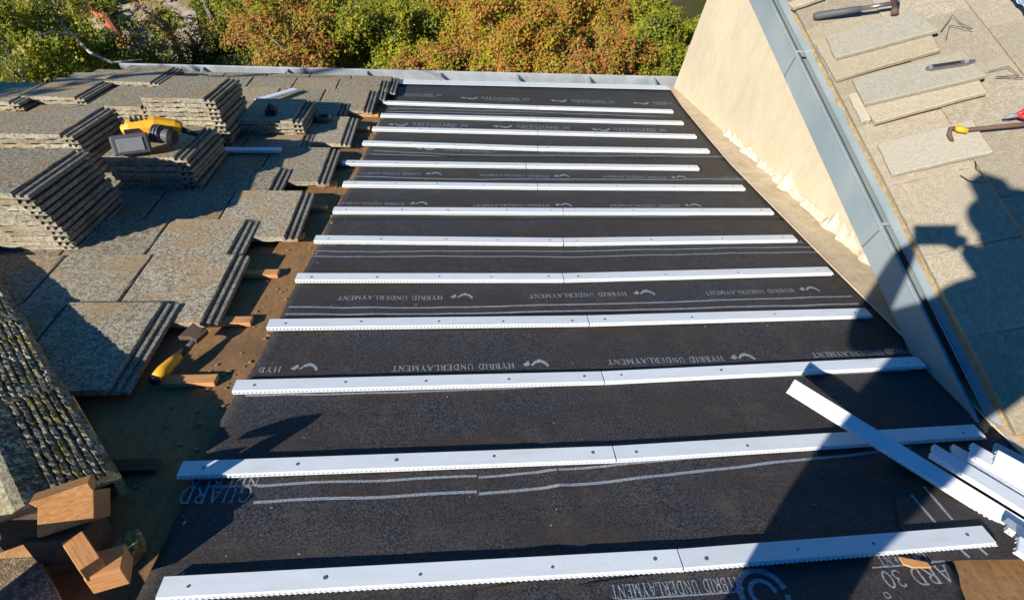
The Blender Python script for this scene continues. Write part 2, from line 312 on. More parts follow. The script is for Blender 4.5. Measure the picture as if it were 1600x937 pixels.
# letters as pen strokes with serifs: (x, y) in a unit box, thick = t, thin = h
def arc(cx, cy, rx, ry, a0, a1, n=9): return [(cx + rx * math.cos(math.radians(a0 + (a1 - a0) * i / n)), cy + ry * math.sin(math.radians(a0 + (a1 - a0) * i / n))) for i in range(n + 1)]
t_, h_ = 0.15, 0.075
G = {
 'H': (.86, [([(.17, 0), (.17, 1)], t_), ([(.69, 0), (.69, 1)], t_), ([(.17, .5), (.69, .5)], h_), ([(.02, .03), (.32, .03)], .06), ([(.02, .97), (.32, .97)], .06), ([(.54, .03), (.84, .03)], .06), ([(.54, .97), (.84, .97)], .06)]),
 'Y': (.8, [([(.12, 1), (.42, .48)], t_), ([(.72, 1), (.42, .48)], h_), ([(.42, .5), (.42, 0)], t_), ([(.27, .03), (.57, .03)], .06), ([(0, .97), (.27, .97)], .06), ([(.6, .97), (.82, .97)], .06)]),
 'B': (.72, [([(.17, 0), (.17, 1)], t_), ([(.1, .97)] + arc(.36, .75, .24, .22, 90, -90), .1), ([(.17, .52)] + arc(.38, .27, .27, .24, 90, -90) + [(.1, .03)], .1)]),
 'R': (.78, [([(.17, 0), (.17, 1)], t_), ([(.05, .97)] + arc(.36, .74, .24, .23, 90, -90) + [(.17, .5)], .1), ([(.38, .5), (.74, .02)], t_), ([(.02, .03), (.32, .03)], .06)]),
 'I': (.36, [([(.18, 0), (.18, 1)], t_), ([(.03, .03), (.33, .03)], .06), ([(.03, .97), (.33, .97)], .06)]),
 'D': (.84, [([(.17, 0), (.17, 1)], t_), ([(.05, .97)] + arc(.36, .5, .36, .47, 90, -90, 12) + [(.05, .03)], .11)]),
 'U': (.84, [([(.17, 1), (.17, .35)] + arc(.43, .3, .26, .27, 180, 360, 9) + [(.69, .35), (.69, 1)], .1), ([(.02, .97), (.32, .97)], .06), ([(.56, .97), (.82, .97)], .06)]),
 'N': (.86, [([(.15, 0), (.15, 1)], h_), ([(.72, 0), (.72, 1)], h_), ([(.12, .98), (.72, .02)], t_), ([(.02, .03), (.28, .03)], .06), ([(.6, .97), (.85, .97)], .06)]),
 'E': (.7, [([(.17, 0), (.17, 1)], t_), ([(.04, .97), (.62, .97), (.62, .8)], .07), ([(.04, .03), (.65, .03), (.65, .22)], .07), ([(.17, .5), (.48, .5)], h_)]),
 'L': (.68, [([(.17, 0), (.17, 1)], t_), ([(.02, .97), (.32, .97)], .06), ([(.04, .03), (.64, .03), (.64, .25)], .07)]),
 'A': (.84, [([(.1, 0), (.42, 1)], h_), ([(.42, 1), (.74, 0)], t_), ([(.22, .34), (.63, .34)], h_), ([(0, .03), (.22, .03)], .06), ([(.6, .03), (.86, .03)], .06)]),
 'M': (1.02, [([(.14, 0), (.16, 1)], h_), ([(.16, 1), (.5, .05)], t_), ([(.5, .05), (.84, 1)], h_), ([(.86, 0), (.84, 1)], t_), ([(.02, .03), (.27, .03)], .06), ([(.72, .03), (1, .03)], .06)]),
 'T': (.74, [([(.37, 0), (.37, 1)], t_), ([(.03, .78), (.03, .96), (.71, .96), (.71, .78)], .07), ([(.22, .03), (.52, .03)], .06)]),
 'S': (.62, [(arc(.31, .74, .22, .23, 20, 250, 9) + arc(.31, .26, .24, .23, 70, -160, 9), .11)]),
 'F': (.66, [([(.17, 0), (.17, 1)], t_), ([(.04, .97), (.6, .97), (.6, .8)], .07), ([(.17, .5), (.46, .5)], h_), ([(.02, .03), (.34, .03)], .06)]),
 'G': (.84, [(arc(.43, .5, .34, .47, 40, 330, 14), .11), ([(.72, .05), (.72, .42)], t_), ([(.55, .42), (.85, .42)], .06)]),
 '3': (.6, [(arc(.28, .75, .2, .22, 160, -80, 8) + arc(.28, .27, .24, .24, 80, -160, 9), .11)]),
 '0': (.66, [(arc(.32, .5, .25, .46, 0, 360, 16), .11)]), ' ': (.4, []),
}
def stroke(mb, pts, wd, f):
    if len(pts) == 2:   # subdivide nothing, plain bar
        pass
    for i, (p, q) in enumerate(zip(pts, pts[1:])):
        p = Vector(p); q = Vector(q); dd = (q - p)
        if dd.length < 1e-5: continue
        dd.normalize(); nn = Vector((-dd.y, dd.x)) * wd / 2; ex = dd * wd * 0.2 if len(pts) > 2 else dd * 0
        mb.add([f(p - ex + nn), f(p - ex - nn), f(q + ex - nn), f(q + ex + nn)], [(0, 1, 2, 3)])
def text_width(s): return sum(G[c][0] + .1 for c in s)
def print_text(s, u0, v0, u1, v1, cap, up=1, name='printed_text', zoff=0.0006, sheet=None, bold=1.0):
    """letters from (u0, v0) to (u1, v1) along their base line; cap = capital height; up = +1 letters stand towards the gutter"""
    k = sheet_at(v0) if sheet is None else sheet
    W = text_width(s); d = Vector((u1 - u0, v1 - v0)); sx = d.length / W; d.normalize(); pr = Vector((-d.y, d.x)) * cap
    if pr.y * up < 0: pr = -pr
    mb = MB(); x = 0
    def f(p):
        q = Vector((u0, v0)) + d * p.x * sx + pr * p.y; return Vector((q.x, q.y, SW(k) + wz(q.x, q.y) + zoff + 0.0003))
    for ch in s:
        w_, st = G[ch]
        for pts, wd in st: stroke(mb, [(a + x, b) for a, b in pts], wd * bold, f)
        x += w_ + .1
    if mb.v and (left_u(v0) < max(u0, u1)): return mb.build(name, M['ink'], sheets[k])
def print_line(pts, wd, sheet=None):
    k = sheet_at(pts[0][1]) if sheet is None else sheet; P = []
    for (a0, b0), (a1, b1) in zip(pts, pts[1:]):
        n_ = max(2, int(abs(a1 - a0) / 0.03)); P += [(a0 + (a1 - a0) * i / n_, b0 + (b1 - b0) * i / n_) for i in range(n_)]
    P.append(pts[-1]); mb = MB(); vs = []
    for (u, v) in P:
        vv = v + 0.004 * noise.noise(Vector((u * 4, v * 3, 1)))
        for s_ in (-.5, .5): vs.append((u, vv + wd * s_, SW(k) + wz(u, vv + wd * s_) + 0.0009))
    mb.add(vs, [(2 * i, 2 * i + 1, 2 * i + 3, 2 * i + 2) for i in range(len(P) - 1)])
    return mb.build('printed_line', M['ink'], sheets[k])
def print_swoosh(u, v, sz, up=-1, k=None, flip=1):
    k = sheet_at(v) if k is None else k; mb = MB()
    def f(a, b): q = (u + a * sz * flip, v + b * sz * up * -1); return Vector((q[0], q[1], SW(k) + wz(*q) + 0.0009))
    top = [(0, 0), (.25, .35), (.55, .5), (.85, .3), (1.05, -.05)]; bot = [(.12, -.05), (.3, .15), (.55, .22), (.75, .1), (.95, -.2)]
    mb.add([f(*p) for p in top] + [f(*p) for p in bot], [(i, i + 1, 6 + i, 5 + i) for i in range(4)])
    mb.add([f(-.45, .05), f(-.1, .4), f(.0, .1), f(-.2, -.1)], [(0, 1, 2, 3)])
    return mb.build('printed_emblem', M['ink'], sheets[k])
def clipu(v): return left_u(v) + 0.01
HY = 'HYBRID UNDERLAYMENT'
# rows of small capitals, upside down: (pixel x of the text's right end, y) pairs
def hy(xr, yr, xl, yl, cap=0.026, s=HY, logo=True):
    a = rp(xr, yr); b = rp(xl, yl); print_text(s, a.x, a.y, b.x, b.y, cap, up=-1, bold=1.0)
    if logo: print_swoosh(a.x + 0.055, a.y - cap * .5, 0.06, up=-1)
hy(803, 572, 612, 577); hy(1126, 561, 946, 567); hy(1425, 549, 1263, 556, logo=False); hy(442, 578, 406, 579, s='HYB')
hy(692, 465, 528, 466); hy(977, 460, 825, 464); hy(1236, 454, 1098, 459)
hy(785, 384, 650, 383); hy(1028, 382, 898, 385); hy(1250, 379, 1130, 381); hy(528, 383, 498, 383, s='HYBR')
hy(632, 319.5, 528, 318.5); hy(858, 321, 737, 322); hy(1060, 322, 950, 321.5)
hy(657, 273.5, 564, 272); hy(857, 277, 748, 275); hy(1040, 278.5, 940, 277); hy(1152, 279, 1120, 279, s='RLAYMENT', logo=False)
SG = 'SAFEGUARD 30'
def sg(xl, yl, xr, yr, cap=0.05):
    a = rp(xl, yl); b = rp(xr, yr); print_text(SG, a.x, a.y, b.x, b.y, cap, up=1, bold=1.0); print_swoosh(a.x - 0.12, a.y + cap * .4, 0.09, up=1)
    print_text(HY, a.x + .02, a.y - .03, b.x - .05, b.y - .03, 0.018, up=1, bold=1.2)
sg(625, 149, 690, 151.5); sg(752, 155, 828, 158); sg(892, 159, 962, 162); sg(1020, 163, 1050, 164)
sg(644, 197, 732, 200); sg(807, 200, 892, 203.5); sg(960, 205, 1043, 207.5)
sg(690, 234, 786, 237.5); sg(865, 237, 957, 240); sg(1036, 240, 1106, 241)
def ln(pts, wd=0.007, **k): print_line([tuple(rp(*p))[:2] for p in pts], wd, **k)
ln([(608, 170), (830, 176), (1050, 184)], .012); ln([(606, 175), (830, 180), (1052, 187)], .012)
ln([(583, 237), (700, 243), (1135, 247)], .01); ln([(578, 242), (700, 247), (1140, 252)], .01)
ln([(550, 278), (700, 283), (1180, 283)], .01)
ln([(522, 334), (700, 339), (1000, 340), (1210, 337)], .008)
ln([(494, 396), (700, 397), (900, 396), (1272, 389)], .007); ln([(490, 404), (700, 405), (900, 405), (1276, 397)], .007)
ln([(452, 483), (640, 484), (900, 480), (1330, 466)], .008); ln([(447, 494), (640, 494), (900, 490), (1340, 478)], .008)
ln([(385, 624), (650, 617), (900, 606), (1225, 592), (1420, 583)], .008)
ln([(404, 765), (570, 758), (745, 749.5)], .008, sheet=5); ln([(398, 791), (570, 784), (745, 774.5)], .009, sheet=5)
ln([(748, 752), (960, 733), (1250, 706), (1400, 690)], .008, sheet=5); ln([(748, 778), (960, 757), (1200, 730), (1420, 706)], .009, sheet=5)
# large lettering near the camera
def big(s, xr, yr, xl, yl, cap, **k): a = rp(xr, yr); b = rp(xl, yl); return print_text(s, a.x, a.y, b.x, b.y, cap, up=-1, sheet=5, **k)
big('NDERLA', 409, 751, 300, 756, .030); big('GUARD', 400, 765, 288, 767, .050); ln([(412, 763), (330, 765)], .004, sheet=5)
big('HYBRID UNDERLAYMENT', 1152, 906, 950, 920, .032); ln([(1150, 930), (960, 944)], .004, sheet=5)
big('DERLAYMENT', 1468, 866, 1362, 876, .026); big('ARD 30', 1470, 888, 1364, 899, .042); ln([(1470, 882), (1358, 893)], .004, sheet=5)
a = rp(1187, 925); mb = MB()
for r0, a0, a1, wd in ((0.055, 10, 200, .014), (0.055, 215, 350, .012), (0.030, 0, 300, .010)):
    def f(p): return Vector((a.x + p[0], a.y + p[1] - .01, SW(5) + wz(a.x + p[0], a.y + p[1]) + .0009))
    stroke(mb, [Vector(p) for p in arc(0, 0, r0, r0, a0, a1, 16)], wd, f)
mb.build('printed_emblem', M['ink'], sheets[5])
a = rp(1377, 929); mb = MB(); stroke(mb, [Vector(p) for p in arc(0, 0, .007, .007, 0, 360, 10)], .0025, f); mb.build('printed_mark', M['ink'], sheets[5])
# scrap of sheet laid crooked at the lower right
sp_ = [rp(1392, 778), rp(1470, 735), rp(1600, 800), rp(1600, 880), rp(1450, 882), rp(1400, 830)]
o = MB().prism([(p.x, p.y) for p in sp_][::-1], SW(5) + .0025, SW(5) + .004).build('underlayment_scrap', M['felt'], Mx=ROOF)
tag(o, 'crooked scrap of black underlayment with slanted lines near the batten bundle', 'underlayment scrap'); scrap = o
for (p, q) in (((1418, 780), (1456, 824)), ((1438, 767), (1482, 819)), ((1480, 852), (1508, 878)), ((1508, 850), (1536, 874))):
    a, b_ = rp(*p), rp(*q); d = (b_ - a).normalized(); nn = Vector((-d.y, d.x, 0)) * .004; z = Vector((0, 0, SW(5) + .0046))
    MB().add([a + nn + z, a - nn + z, b_ - nn + z, b_ + nn + z], [(0, 1, 2, 3)]).build('printed_line', M['ink'], scrap)

# ------------------------------------------------------------------ white battens
def batten_mesh(L, Wd=0.047, Hh=0.0165):
    mb = MB(); mb.box(0, L, 0, Wd, Hh - 0.006, Hh); n_ = int(L / 0.0125)
    for y0, y1 in ((0.0, 0.003), (Wd - .003, Wd)):
        mb.box(0, L, y0, y1, 0, 0.003)
        for i in range(n_ + 1):
            x = min(i * 0.0125, L - 0.005); mb.box(x, x + 0.005, y0 + .0004, y1 - .0004, 0.003, Hh - .006)
    mb.box(0, L, .012, .014, 0.0, Hh - .006); mb.box(0, L, Wd - .014, Wd - .012, 0.0, Hh - .006)
    mb.box(0, L, -0.0025, 0.0, Hh - .008, Hh - .0035)
    for i in range(n_ + 1):
        x = min(i * 0.0125 + .003, L - 0.004); mb.box(x, x + 0.0055, -0.0065, -0.0025, Hh - .0075, Hh - .0045)
    return mb
def nail(parent, x, y, z, r=0.0032):
    mb = MB(); mb.tube([(x, y, z), (x, y, z + .0012), (x, y, z + .0018)], [r * 1.5, r * 1.5, r * .7], 10); mb.build('nail_head', M['nail'], parent)
ROWS = [((598, 159), (840, 166.9), (1051, 173)), ((595, 179), (840, 185.3), (1067, 191)), ((582, 200), (840, 206), (1087, 212)), ((567, 222), (840, 230.6), (1107, 234.5)),
        ((535, 253), (822, 257.5), (1091, 261)), ((536, 286), (840, 290), (1162, 292)), ((521, 327), (880, 328.7), (1206, 329)), ((492, 372), (880, 376), (1242, 371)),
        ((463, 432), (880, 432), (1297, 421.5)), ((419, 505), (919, 499), (1357, 487)), ((366, 602), (942, 588), (1440, 564)), ((281, 732), (960, 707), (1530, 672)), ((250, 917), (1063, 872), (1545, 834))]
batten_v = []
for i, row in enumerate(ROWS):
    k = sheet_at(rp(*row[1]).y); wb = SW(k) + 0.0045
    pts = [rp(px, py, wb + .015) for px, py in row]; batten_v.append(pts[1].y)
    gap = 0.002; nm = ORD[i + 1] if i < 12 else 'thirteenth'
    for j in range(2):
        a, b_ = pts[j], pts[j + 1]; d = b_ - a; L = math.hypot(d.x, d.y) - gap; ang = math.atan2(d.y, d.x)
        root = batten_mesh(L).build('white_batten', M['white'], Mx=ROOF @ T((a.x + (gap if j else 0), a.y, wb)) @ RZ(ang) @ T((0, -0.0235, 0)))
        side = 'left' if j == 0 else 'right'
        lab = f'{side} length of the {nm} white plastic batten row counted from the gutter' if i < 12 else f'{side} length of the nearest white plastic batten row'
        tag(root, lab, 'roof batten', 'white plastic battens fixed across the black underlayment')
        nn = 5 if j == 0 else 4
        for q_ in range(nn):
            x = 0.06 + (L - 0.12) * q_ / (nn - 1) + random.uniform(-.03, .03) * (0 < q_ < nn - 1)
            nail(root, x, 0.021 + random.uniform(-.005, .005), 0.0165, random.uniform(.0022, .0034))

# ------------------------------------------------------------------ concrete tiles
def tile_mesh(variant, L=0.42):
    rnd = random.Random(variant)
    prof = [(0, 0.004), (0.0, 0.024), (0.004, 0.026), (0.308, 0.026), (0.312, 0.024), (0.314, 0.009), (0.324, 0.009), (0.326, 0.019), (0.338, 0.019), (0.340, 0.009), (0.350, 0.009), (0.352, 0.016), (0.364, 0.016), (0.366, 0.0)]
    prof += [(0.30, 0.0), (0.296, 0.004), (0.26, 0.004), (0.255, 0.001), (0.20, 0.001), (0.195, 0.004), (0.16, 0.004), (0.155, 0.001), (0.10, 0.001), (0.095, 0.004), (0.06, 0.004), (0.055, 0.001), (0.0, 0.001)]
    top = [(1 <= i <= 3) for i in range(len(prof))]; vs = []; n_ = 8; npf = len(prof)
    for j in range(n_ + 1):
        for x, z in prof:
            dy = rnd.uniform(-.0022, .0022) if j in (0, n_) else 0
            vs.append((x, L * j / n_ + dy, z + (rnd.uniform(-.0008, .0008) if z > .02 else 0)))
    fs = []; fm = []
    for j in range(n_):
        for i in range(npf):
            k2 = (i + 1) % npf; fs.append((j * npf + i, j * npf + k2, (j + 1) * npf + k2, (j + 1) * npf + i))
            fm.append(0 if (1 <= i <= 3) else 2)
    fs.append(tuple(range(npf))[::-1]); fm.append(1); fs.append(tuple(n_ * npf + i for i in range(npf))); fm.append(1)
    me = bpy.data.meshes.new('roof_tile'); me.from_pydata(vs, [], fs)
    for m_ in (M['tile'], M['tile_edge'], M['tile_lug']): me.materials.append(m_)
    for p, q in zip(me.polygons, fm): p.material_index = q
    bm = bmesh.new(); bm.from_mesh(me); bmesh.ops.recalc_face_normals(bm, faces=bm.faces); bm.to_mesh(me); bm.free(); return me
TM = [tile_mesh(i) for i in range(5)]
def tile(Mx, label, group, name='roof_tile', v=None):
    o = bpy.data.objects.new(name, TM[random.randrange(5) if v is None else v]); COL.objects.link(o); o.matrix_world = Mx; tag(o, label, 'roof tile', group); return o
TR = [(1.76, -0.985, 2), (2.085, -0.83, 4), (2.385, -0.875, 4), (2.68, -0.685, 5), (2.97, -0.86, 5), (3.26, -0.65, 6), (3.55, -0.84, 6), (3.81, -0.62, 7), (4.12, -0.72, 7), (4.43, -0.56, 7), (4.72, -0.50, 7), (4.90, -0.44, 7)]
def hip_u(v): return -0.93 - 0.907 * (v - 1.12) if v < 3.0 else (-2.9 if v < 4.2 else -2.9 + (v - 4.2) * .45)
for r_i, (vb, ur, n_) in enumerate(TR):
    tilt = math.radians(-3.0) if r_i < 11 else 0
    from_g = 12 - r_i; nmr = 'eave' if from_g == 1 else ORD[from_g]
    for i in range(n_ + 1):
        u = ur - 0.366 - 0.322 * i
        if u + 0.2 < hip_u(vb) - 0.1: break
        jz = random.uniform(0, .002); ja = random.uniform(-.006, .006)
        Mx = ROOF @ T((u, vb - 0.42, 0.022 + jz)) @ Matrix.Rotation(-tilt, 4, 'X') @ RZ(ja)
        if i == 0: what = f'laid tile at the open right end of the {nmr} course from the gutter'
        else: what = f'laid tile, {ORD[i + 1]} from the open end of the {nmr} course from the gutter'
        if from_g == 1: what = what.replace('the eave course from the gutter', 'the eave course beside the gutter')
        tile(Mx, what, 'old grey tiles still laid on the left of the roof')
# old timber battens under the tiles, ends showing
for i, v in enumerate([4.60, 4.32, 4.04, 3.76, 3.46, 3.18, 2.90, 2.62, 2.34, 2.03, 1.715, 1.41, 1.08]):
    u1 = [-.47, -.50, -.52, -.55, -.60, -.58, -.62, -.63, -.66, -.70, -.72, -.77, -.80][i] + random.uniform(-.03, .01); u0 = max(hip_u(v) + .12, u1 - 1.6)
    if v < 1.8: u0 = u1 - (0.16 if i == 11 else .22)
    mb = MB(); mb.box(u0, u1, v - .02, v + .02, 0, .018); o = mb.build('timber_batten', M['wood'] if i != 12 else M['wood_dark'], Mx=ROOF @ T((0, 0, .001)), bevel=.0015)
    tag(o, f'old brown timber batten, {ORD[i + 1] if i < 12 else "nearest"} row from the gutter, beside the white battens', 'timber batten', 'old timber battens poking out from under the tiles')

def stack(px, py, n_, name, w0=0.05, yaw=0.0, jit=0.006, L=0.42, px_is_top=True, hole=False):
    """a plumb stack; px, py = sight line to the top tile's near right corner"""
    th = 0.031; h = n_ * th; wtop = w0 + h * NW.z
    c = rp(px, py, wtop); b = Vector((c.x, c.y + 0.400 * h, w0)); out = []
    for i in range(n_):
        z = th * i; j = (random.uniform(-jit, jit), random.uniform(-jit, jit))
        P = Vector((b.x + j[0], b.y - 0.400 * z + j[1], w0 + z * 0.9165 + 0.001)); a = yaw + random.uniform(-.02, .02)
        Mx = ROOF @ T(P) @ RZ(a) @ T((-0.366, 0, 0)); k = n_ - i
        lab = f'topmost tile of the {name}' if k == 1 else (f'{ORD[k] if k < 15 else "lowest"} tile from the top of the {name}')
        out.append(tile(Mx, lab, 'loose grey tiles stacked on the left of the roof'))
    return out, b, h
SA = stack(40, 304, 11, 'tallest tile stack at the left edge')
SB = stack(110.7, 210.7, 9, 'stack behind the tallest left stack')
SC = stack(332, 155, 11, 'tall stack right behind the yellow tool')
SD = stack(285, 248, 7, 'short stack under the yellow tool', jit=0.018)
SE = stack(472, 190, 4, 'low shaded stack with the black clip')
SF = stack(247, 129, 3, 'low stack nearest the gutter corner')
SG_ = stack(232, 168, 4, 'low stack left of the tall stack')
SH = stack(128, 153, 3, 'low dark stack against the yellow green tree')
SI = stack(27, 160, 3, 'low stack at the far left edge')

# ------------------------------------------------------------------ hip tiles (mossy) at the left
def hip_cap(px0, px1, w_, w1, label, n_rib=7):
    """from near end px0 to far end px1: left flat shoulder, round nose and ribbed right side"""
    a = rp(*px0, w_); b = rp(*px1, w1); d = (b - a); L = math.hypot(d.x, d.y); ang = math.atan2(d.y, d.x)
    Mx = ROOF @ T(a) @ RZ(ang)
    # local x along the hip, y to the left (towards the camera left), profile in (y, z)
    prof = [(0.0, -.075), (0.0, 0.0), (0.012, .012)]
    for i in range(n_rib): y = 0.013 + i * 0.0165; prof += [(y + .002, .016 + .002 * i), (y + .0095, .018 + .002 * i), (y + .011, .009 + .002 * i), (y + .0155, .009 + .002 * i)]
    prof += [(0.135, .030), (0.165, .042), (0.175, .046), (0.195, .045), (0.215, .032), (.235, .014)] + [q for i in range(5) for q in ((.262 + .03 * i, .014 - .012 * i), (.282 + .03 * i, .006 - .012 * i), (.284 + .03 * i, -.002 - .012 * i), (.290 + .03 * i, -.003 - .012 * i))] + [(.42, -.07), (.22, .0), (.13, .005), (.02, -.02), (.02, -.075)]; nr_ = 3 + 4 * n_rib
    vs = []; npf = len(prof); nn = 80
    for j in range(nn + 1):
        for i, (y, z) in enumerate(prof):
            k = (0.004 * noise.noise(Vector((j * .35, y * 60, w_ * 50))) + 0.005 * noise.noise(Vector((j * .55 + y * 40, y * 150, w_ * 50))) * (1 + noise.noise(Vector((j * .15, y * 25, 7))))) if i < nr_ else .002 * noise.noise(Vector((j * .4, y * 40, 1)))
            vs.append((L * j / nn, y + k * .5, z + k + (w1 - w_) * j / nn))
    fs = [(j * npf + i, j * npf + (i + 1) % npf, (j + 1) * npf + (i + 1) % npf, (j + 1) * npf + i) for j in range(nn) for i in range(npf)]
    fm = [1 if (nr_ + 2 <= i < npf - 4) else 0 for j in range(nn) for i in range(npf)]
    fs += [tuple(range(npf))[::-1], tuple(nn * npf + i for i in range(npf))]; fm += [1, 0]
    o = link('hip_tile', vs, fs, None, Mx=Mx, mats=[M['ridge'], M['ridge_edge']], fm=fm); tag(o, label, 'hip tile', 'mossy hip tiles along the left edge'); return o
hip_cap((186, 738), (92, 588), 0.11, .12, 'nearest mossy ribbed hip tile, above the sawn wood blocks')
hip_cap((98, 606), (32, 486), 0.125, .11, 'mossy ribbed hip tile in the middle, partly shaded')
hip_cap((36, 500), (-60, 330), 0.115, .09, 'mossy ribbed hip tile running off the left edge')
# bed under the hip tiles, made solid to stop sunlight passing beneath
a = rp(178, 725, .1); b_ = rp(-60, 330, .1); d = b_ - a; ang = math.atan2(d.y, d.x)
o = MB().add([(0, .02, -.1), (0, .2, -.1), (0, .2, -.01), (0, .02, -.01), (d.length, .02, -.1), (d.length, .2, -.1), (d.length, .2, -.05), (d.length, .02, -.05), (.45, .02, -.01), (.45, .2, -.011)], [(0, 1, 2, 3), (4, 5, 6, 7), (0, 3, 8, 7, 4), (1, 5, 6, 9, 2), (3, 2, 9, 8), (8, 9, 6, 7), (0, 4, 5, 1)]).build('hip_shade_board', M['wood_dark'], Mx=ROOF @ T(a) @ RZ(ang)); tag(o, 'unseen dark timber board deepened beneath the mossy hip tiles to block light', 'timber board')

def block(c0, c1, w_, wd, ht, label, m='wood', name='timber_block', bevel=.002, endm=None):
    a = rp(*c0, w_ + ht); b = rp(*c1, w_ + ht); d = b - a; L = math.hypot(d.x, d.y); ang = math.atan2(d.y, d.x)
    o = MB().box(0, L, -wd / 2, wd / 2, -ht, 0).build(name, M[m], Mx=ROOF @ T((a.x, a.y, w_ + ht)) @ RZ(ang), bevel=bevel); tag(o, label, 'timber block'); return o
def hexa(front, back, m, name, label, bevel=.002):
    f4 = [rp(x, y, w_) for x, y, w_ in front]; dv = rp(*back[0]) - f4[back[1]]
    mb = MB(); vs = f4 + [p + dv for p in f4]; mb.add(vs, [(0, 1, 2, 3), (7, 6, 5, 4)] + [(i, (i + 1) % 4, 4 + (i + 1) % 4, 4 + i) for i in range(4)])
    o = mb.build(name, M[m], Mx=ROOF, bevel=bevel); tag(o, label, 'timber block'); return o
hexa([(58, 792, .22), (146, 765, .22), (147, 811, .14), (57, 840, .14)], ((173, 761, .19), 1), 'wood', 'timber_block', 'bright sawn timber block with its broad face to the camera')
hexa([(44, 786, .235), (138, 754, .238), (147, 767, .215), (57, 793, .215)], ((144, 740, .20), 1), 'wood', 'timber_block', 'thin reddish timber strip behind the bright sawn block')
hexa([(-80, 838, .17), (60, 800, .19), (60, 842, .115), (-80, 892, .10)], ((90, 780, .15), 1), 'wood_dark', 'timber_board', 'long dark timber board running off the left edge below the hip')
block((112, 838), (140, 880), .10, .040, .045, 'short timber stub standing below the bright sawn block')
block((134, 884), (192, 868), .05, .06, .06, 'rough broken timber end beside the short stub', 'wood')
o = MB().prism([(-.93, .69), (-1.20, .28), (-1.29, .34), (-1.02, .75)][::-1], .15, .22).build('shadow_board', M['wood_dark'], Mx=ROOF); tag(o, 'unseen dark board added beyond the lower left corner to cast shadow', 'shadow caster')  # added out of view so its shadow falls across the deck and sheet
o = MB().prism([(-.94, .79), (-.815, .79), (-.825, .87), (-.86, .92), (-.94, .92)], .0, .125).build('timber_block', M['wood_dark'], Mx=ROOF, bevel=.004); tag(o, 'dark filler added underneath the bright sawn block to close a light gap', 'timber block')  # filler added to keep sun from leaking between block and hip
o = MB().prism([(-.80, .78), (-.755, .785), (-.735, .83), (-.75, .862), (-.785, .85)], 0, .055).build('broken_tile', M['ridge'], Mx=ROOF, bevel=.006); tag(o, 'dark broken lump of tile on the deck right of the short timber stub', 'tile fragment')
# tile pieces at the bottom left corner
def low_tile(c, w_, m, label):
    pts = [rp(x, y, w_ + .022) for x, y in c]; o = MB().prism([(p.x, p.y) for p in pts], w_, w_ + .022).build('roof_tile', M[m], Mx=ROOF, bevel=.003); tag(o, label, 'roof tile', 'tiles below the hip')
low_tile([(-160, 1010), (135, 1010), (60, 868), (-160, 880)], .03, 'tile', 'half sunlit ribbed tile in the bottom left corner')
tile(ROOF @ T(rp(-150, 760, .10)) @ RZ(math.radians(48)) @ T((-.05, 0, 0)), 'ribbed tile beyond the hip at the left edge', 'tiles below the hip', v=3)

# ------------------------------------------------------------------ gutter along the eave
ge = ROOF @ Vector((0, 4.90, 0)); g0x, g1x = -2.62, 1.93
prof = [(-.0, -.01), (0.0, -.10), (.11, -.10), (.125, -.005), (.137, -.002), (.137, -.010), (.128, -.014), (.115, -.106), (-.004, -.106), (-.004, -.01)]
def extr(prof, x0, x1, n_=1):
    vs = [(x0 + (x1 - x0) * j / n_, y, z) for j in range(n_ + 1) for y, z in prof]; k = len(prof)
    fs = [(j * k + i, j * k + (i + 1) % k, (j + 1) * k + (i + 1) % k, (j + 1) * k + i) for j in range(n_) for i in range(k)]
    fs += [tuple(range(k))[::-1], tuple(n_ * k + i for i in range(k))]; return vs, fs
vs, fs = extr(prof, g0x, g1x, 12); gut = link('gutter', vs, fs, M['galv'], Mx=T((0, ge.y, ge.z + .02)), bevel=.001); tag(gut, 'light grey metal gutter along the far eave', 'gutter')
for x in (-2.0, -1.35, -.72, -.12, .52, 1.13, 1.70):
    mb = MB(); mb.box(x, x + .018, .0, .128, -.012, -.008); mb.box(x, x + .004, .0, .128, -.03, -.012); mb.build('gutter_hanger', M['fascia'], gut)
o = link('eave_flashing', *extr([(4.80, .0165), (4.925, .0165), (4.93, -.03), (4.933, -.03), (4.928, .0185), (4.80, .0185)], -.46, 1.80, 8), M['white'], Mx=ROOF); tag(o, 'thin white metal eave flashing between the gutter and the black sheet', 'flashing')

# ------------------------------------------------------------------ stucco side wall, its flashing, upper roof edge
o = MB().box(1.85, 2.05, -1.5, ge.y - .02, GZ, -1.60).build('side_wall', M['stucco']); tag(o, 'cream stucco side wall rising to the upper roof edge', 'wall')
fl = [(1660 / 1000, 1.2), (1.655, 2.03), (1.660, 2.6), (1.665, 3.21), (1.70, 3.75), (1.745, 4.35), (1.80, 4.80), (1.815, 4.93), (1.86, 4.93), (1.86, -1.0), (1.66, -1.0)]
mb = MB(); mb.prism(fl[::-1], .018, .0205); o = mb.build('wall_flashing', M['oldflash'], Mx=ROOF); tag(o, 'tan dusty metal flashing strip at the foot of the stucco wall', 'flashing')
edge = [(u, v) for u, v in fl[:8]]
for i in range(len(edge) - 1):
    pass
me_ = MB(); me_.tube([(u + .002, v, .0215) for u, v in [(1.66, -1.0)] + edge], .004, 8); me_.build('rolled_edge', M['oldflash'], o)
mb = MB()
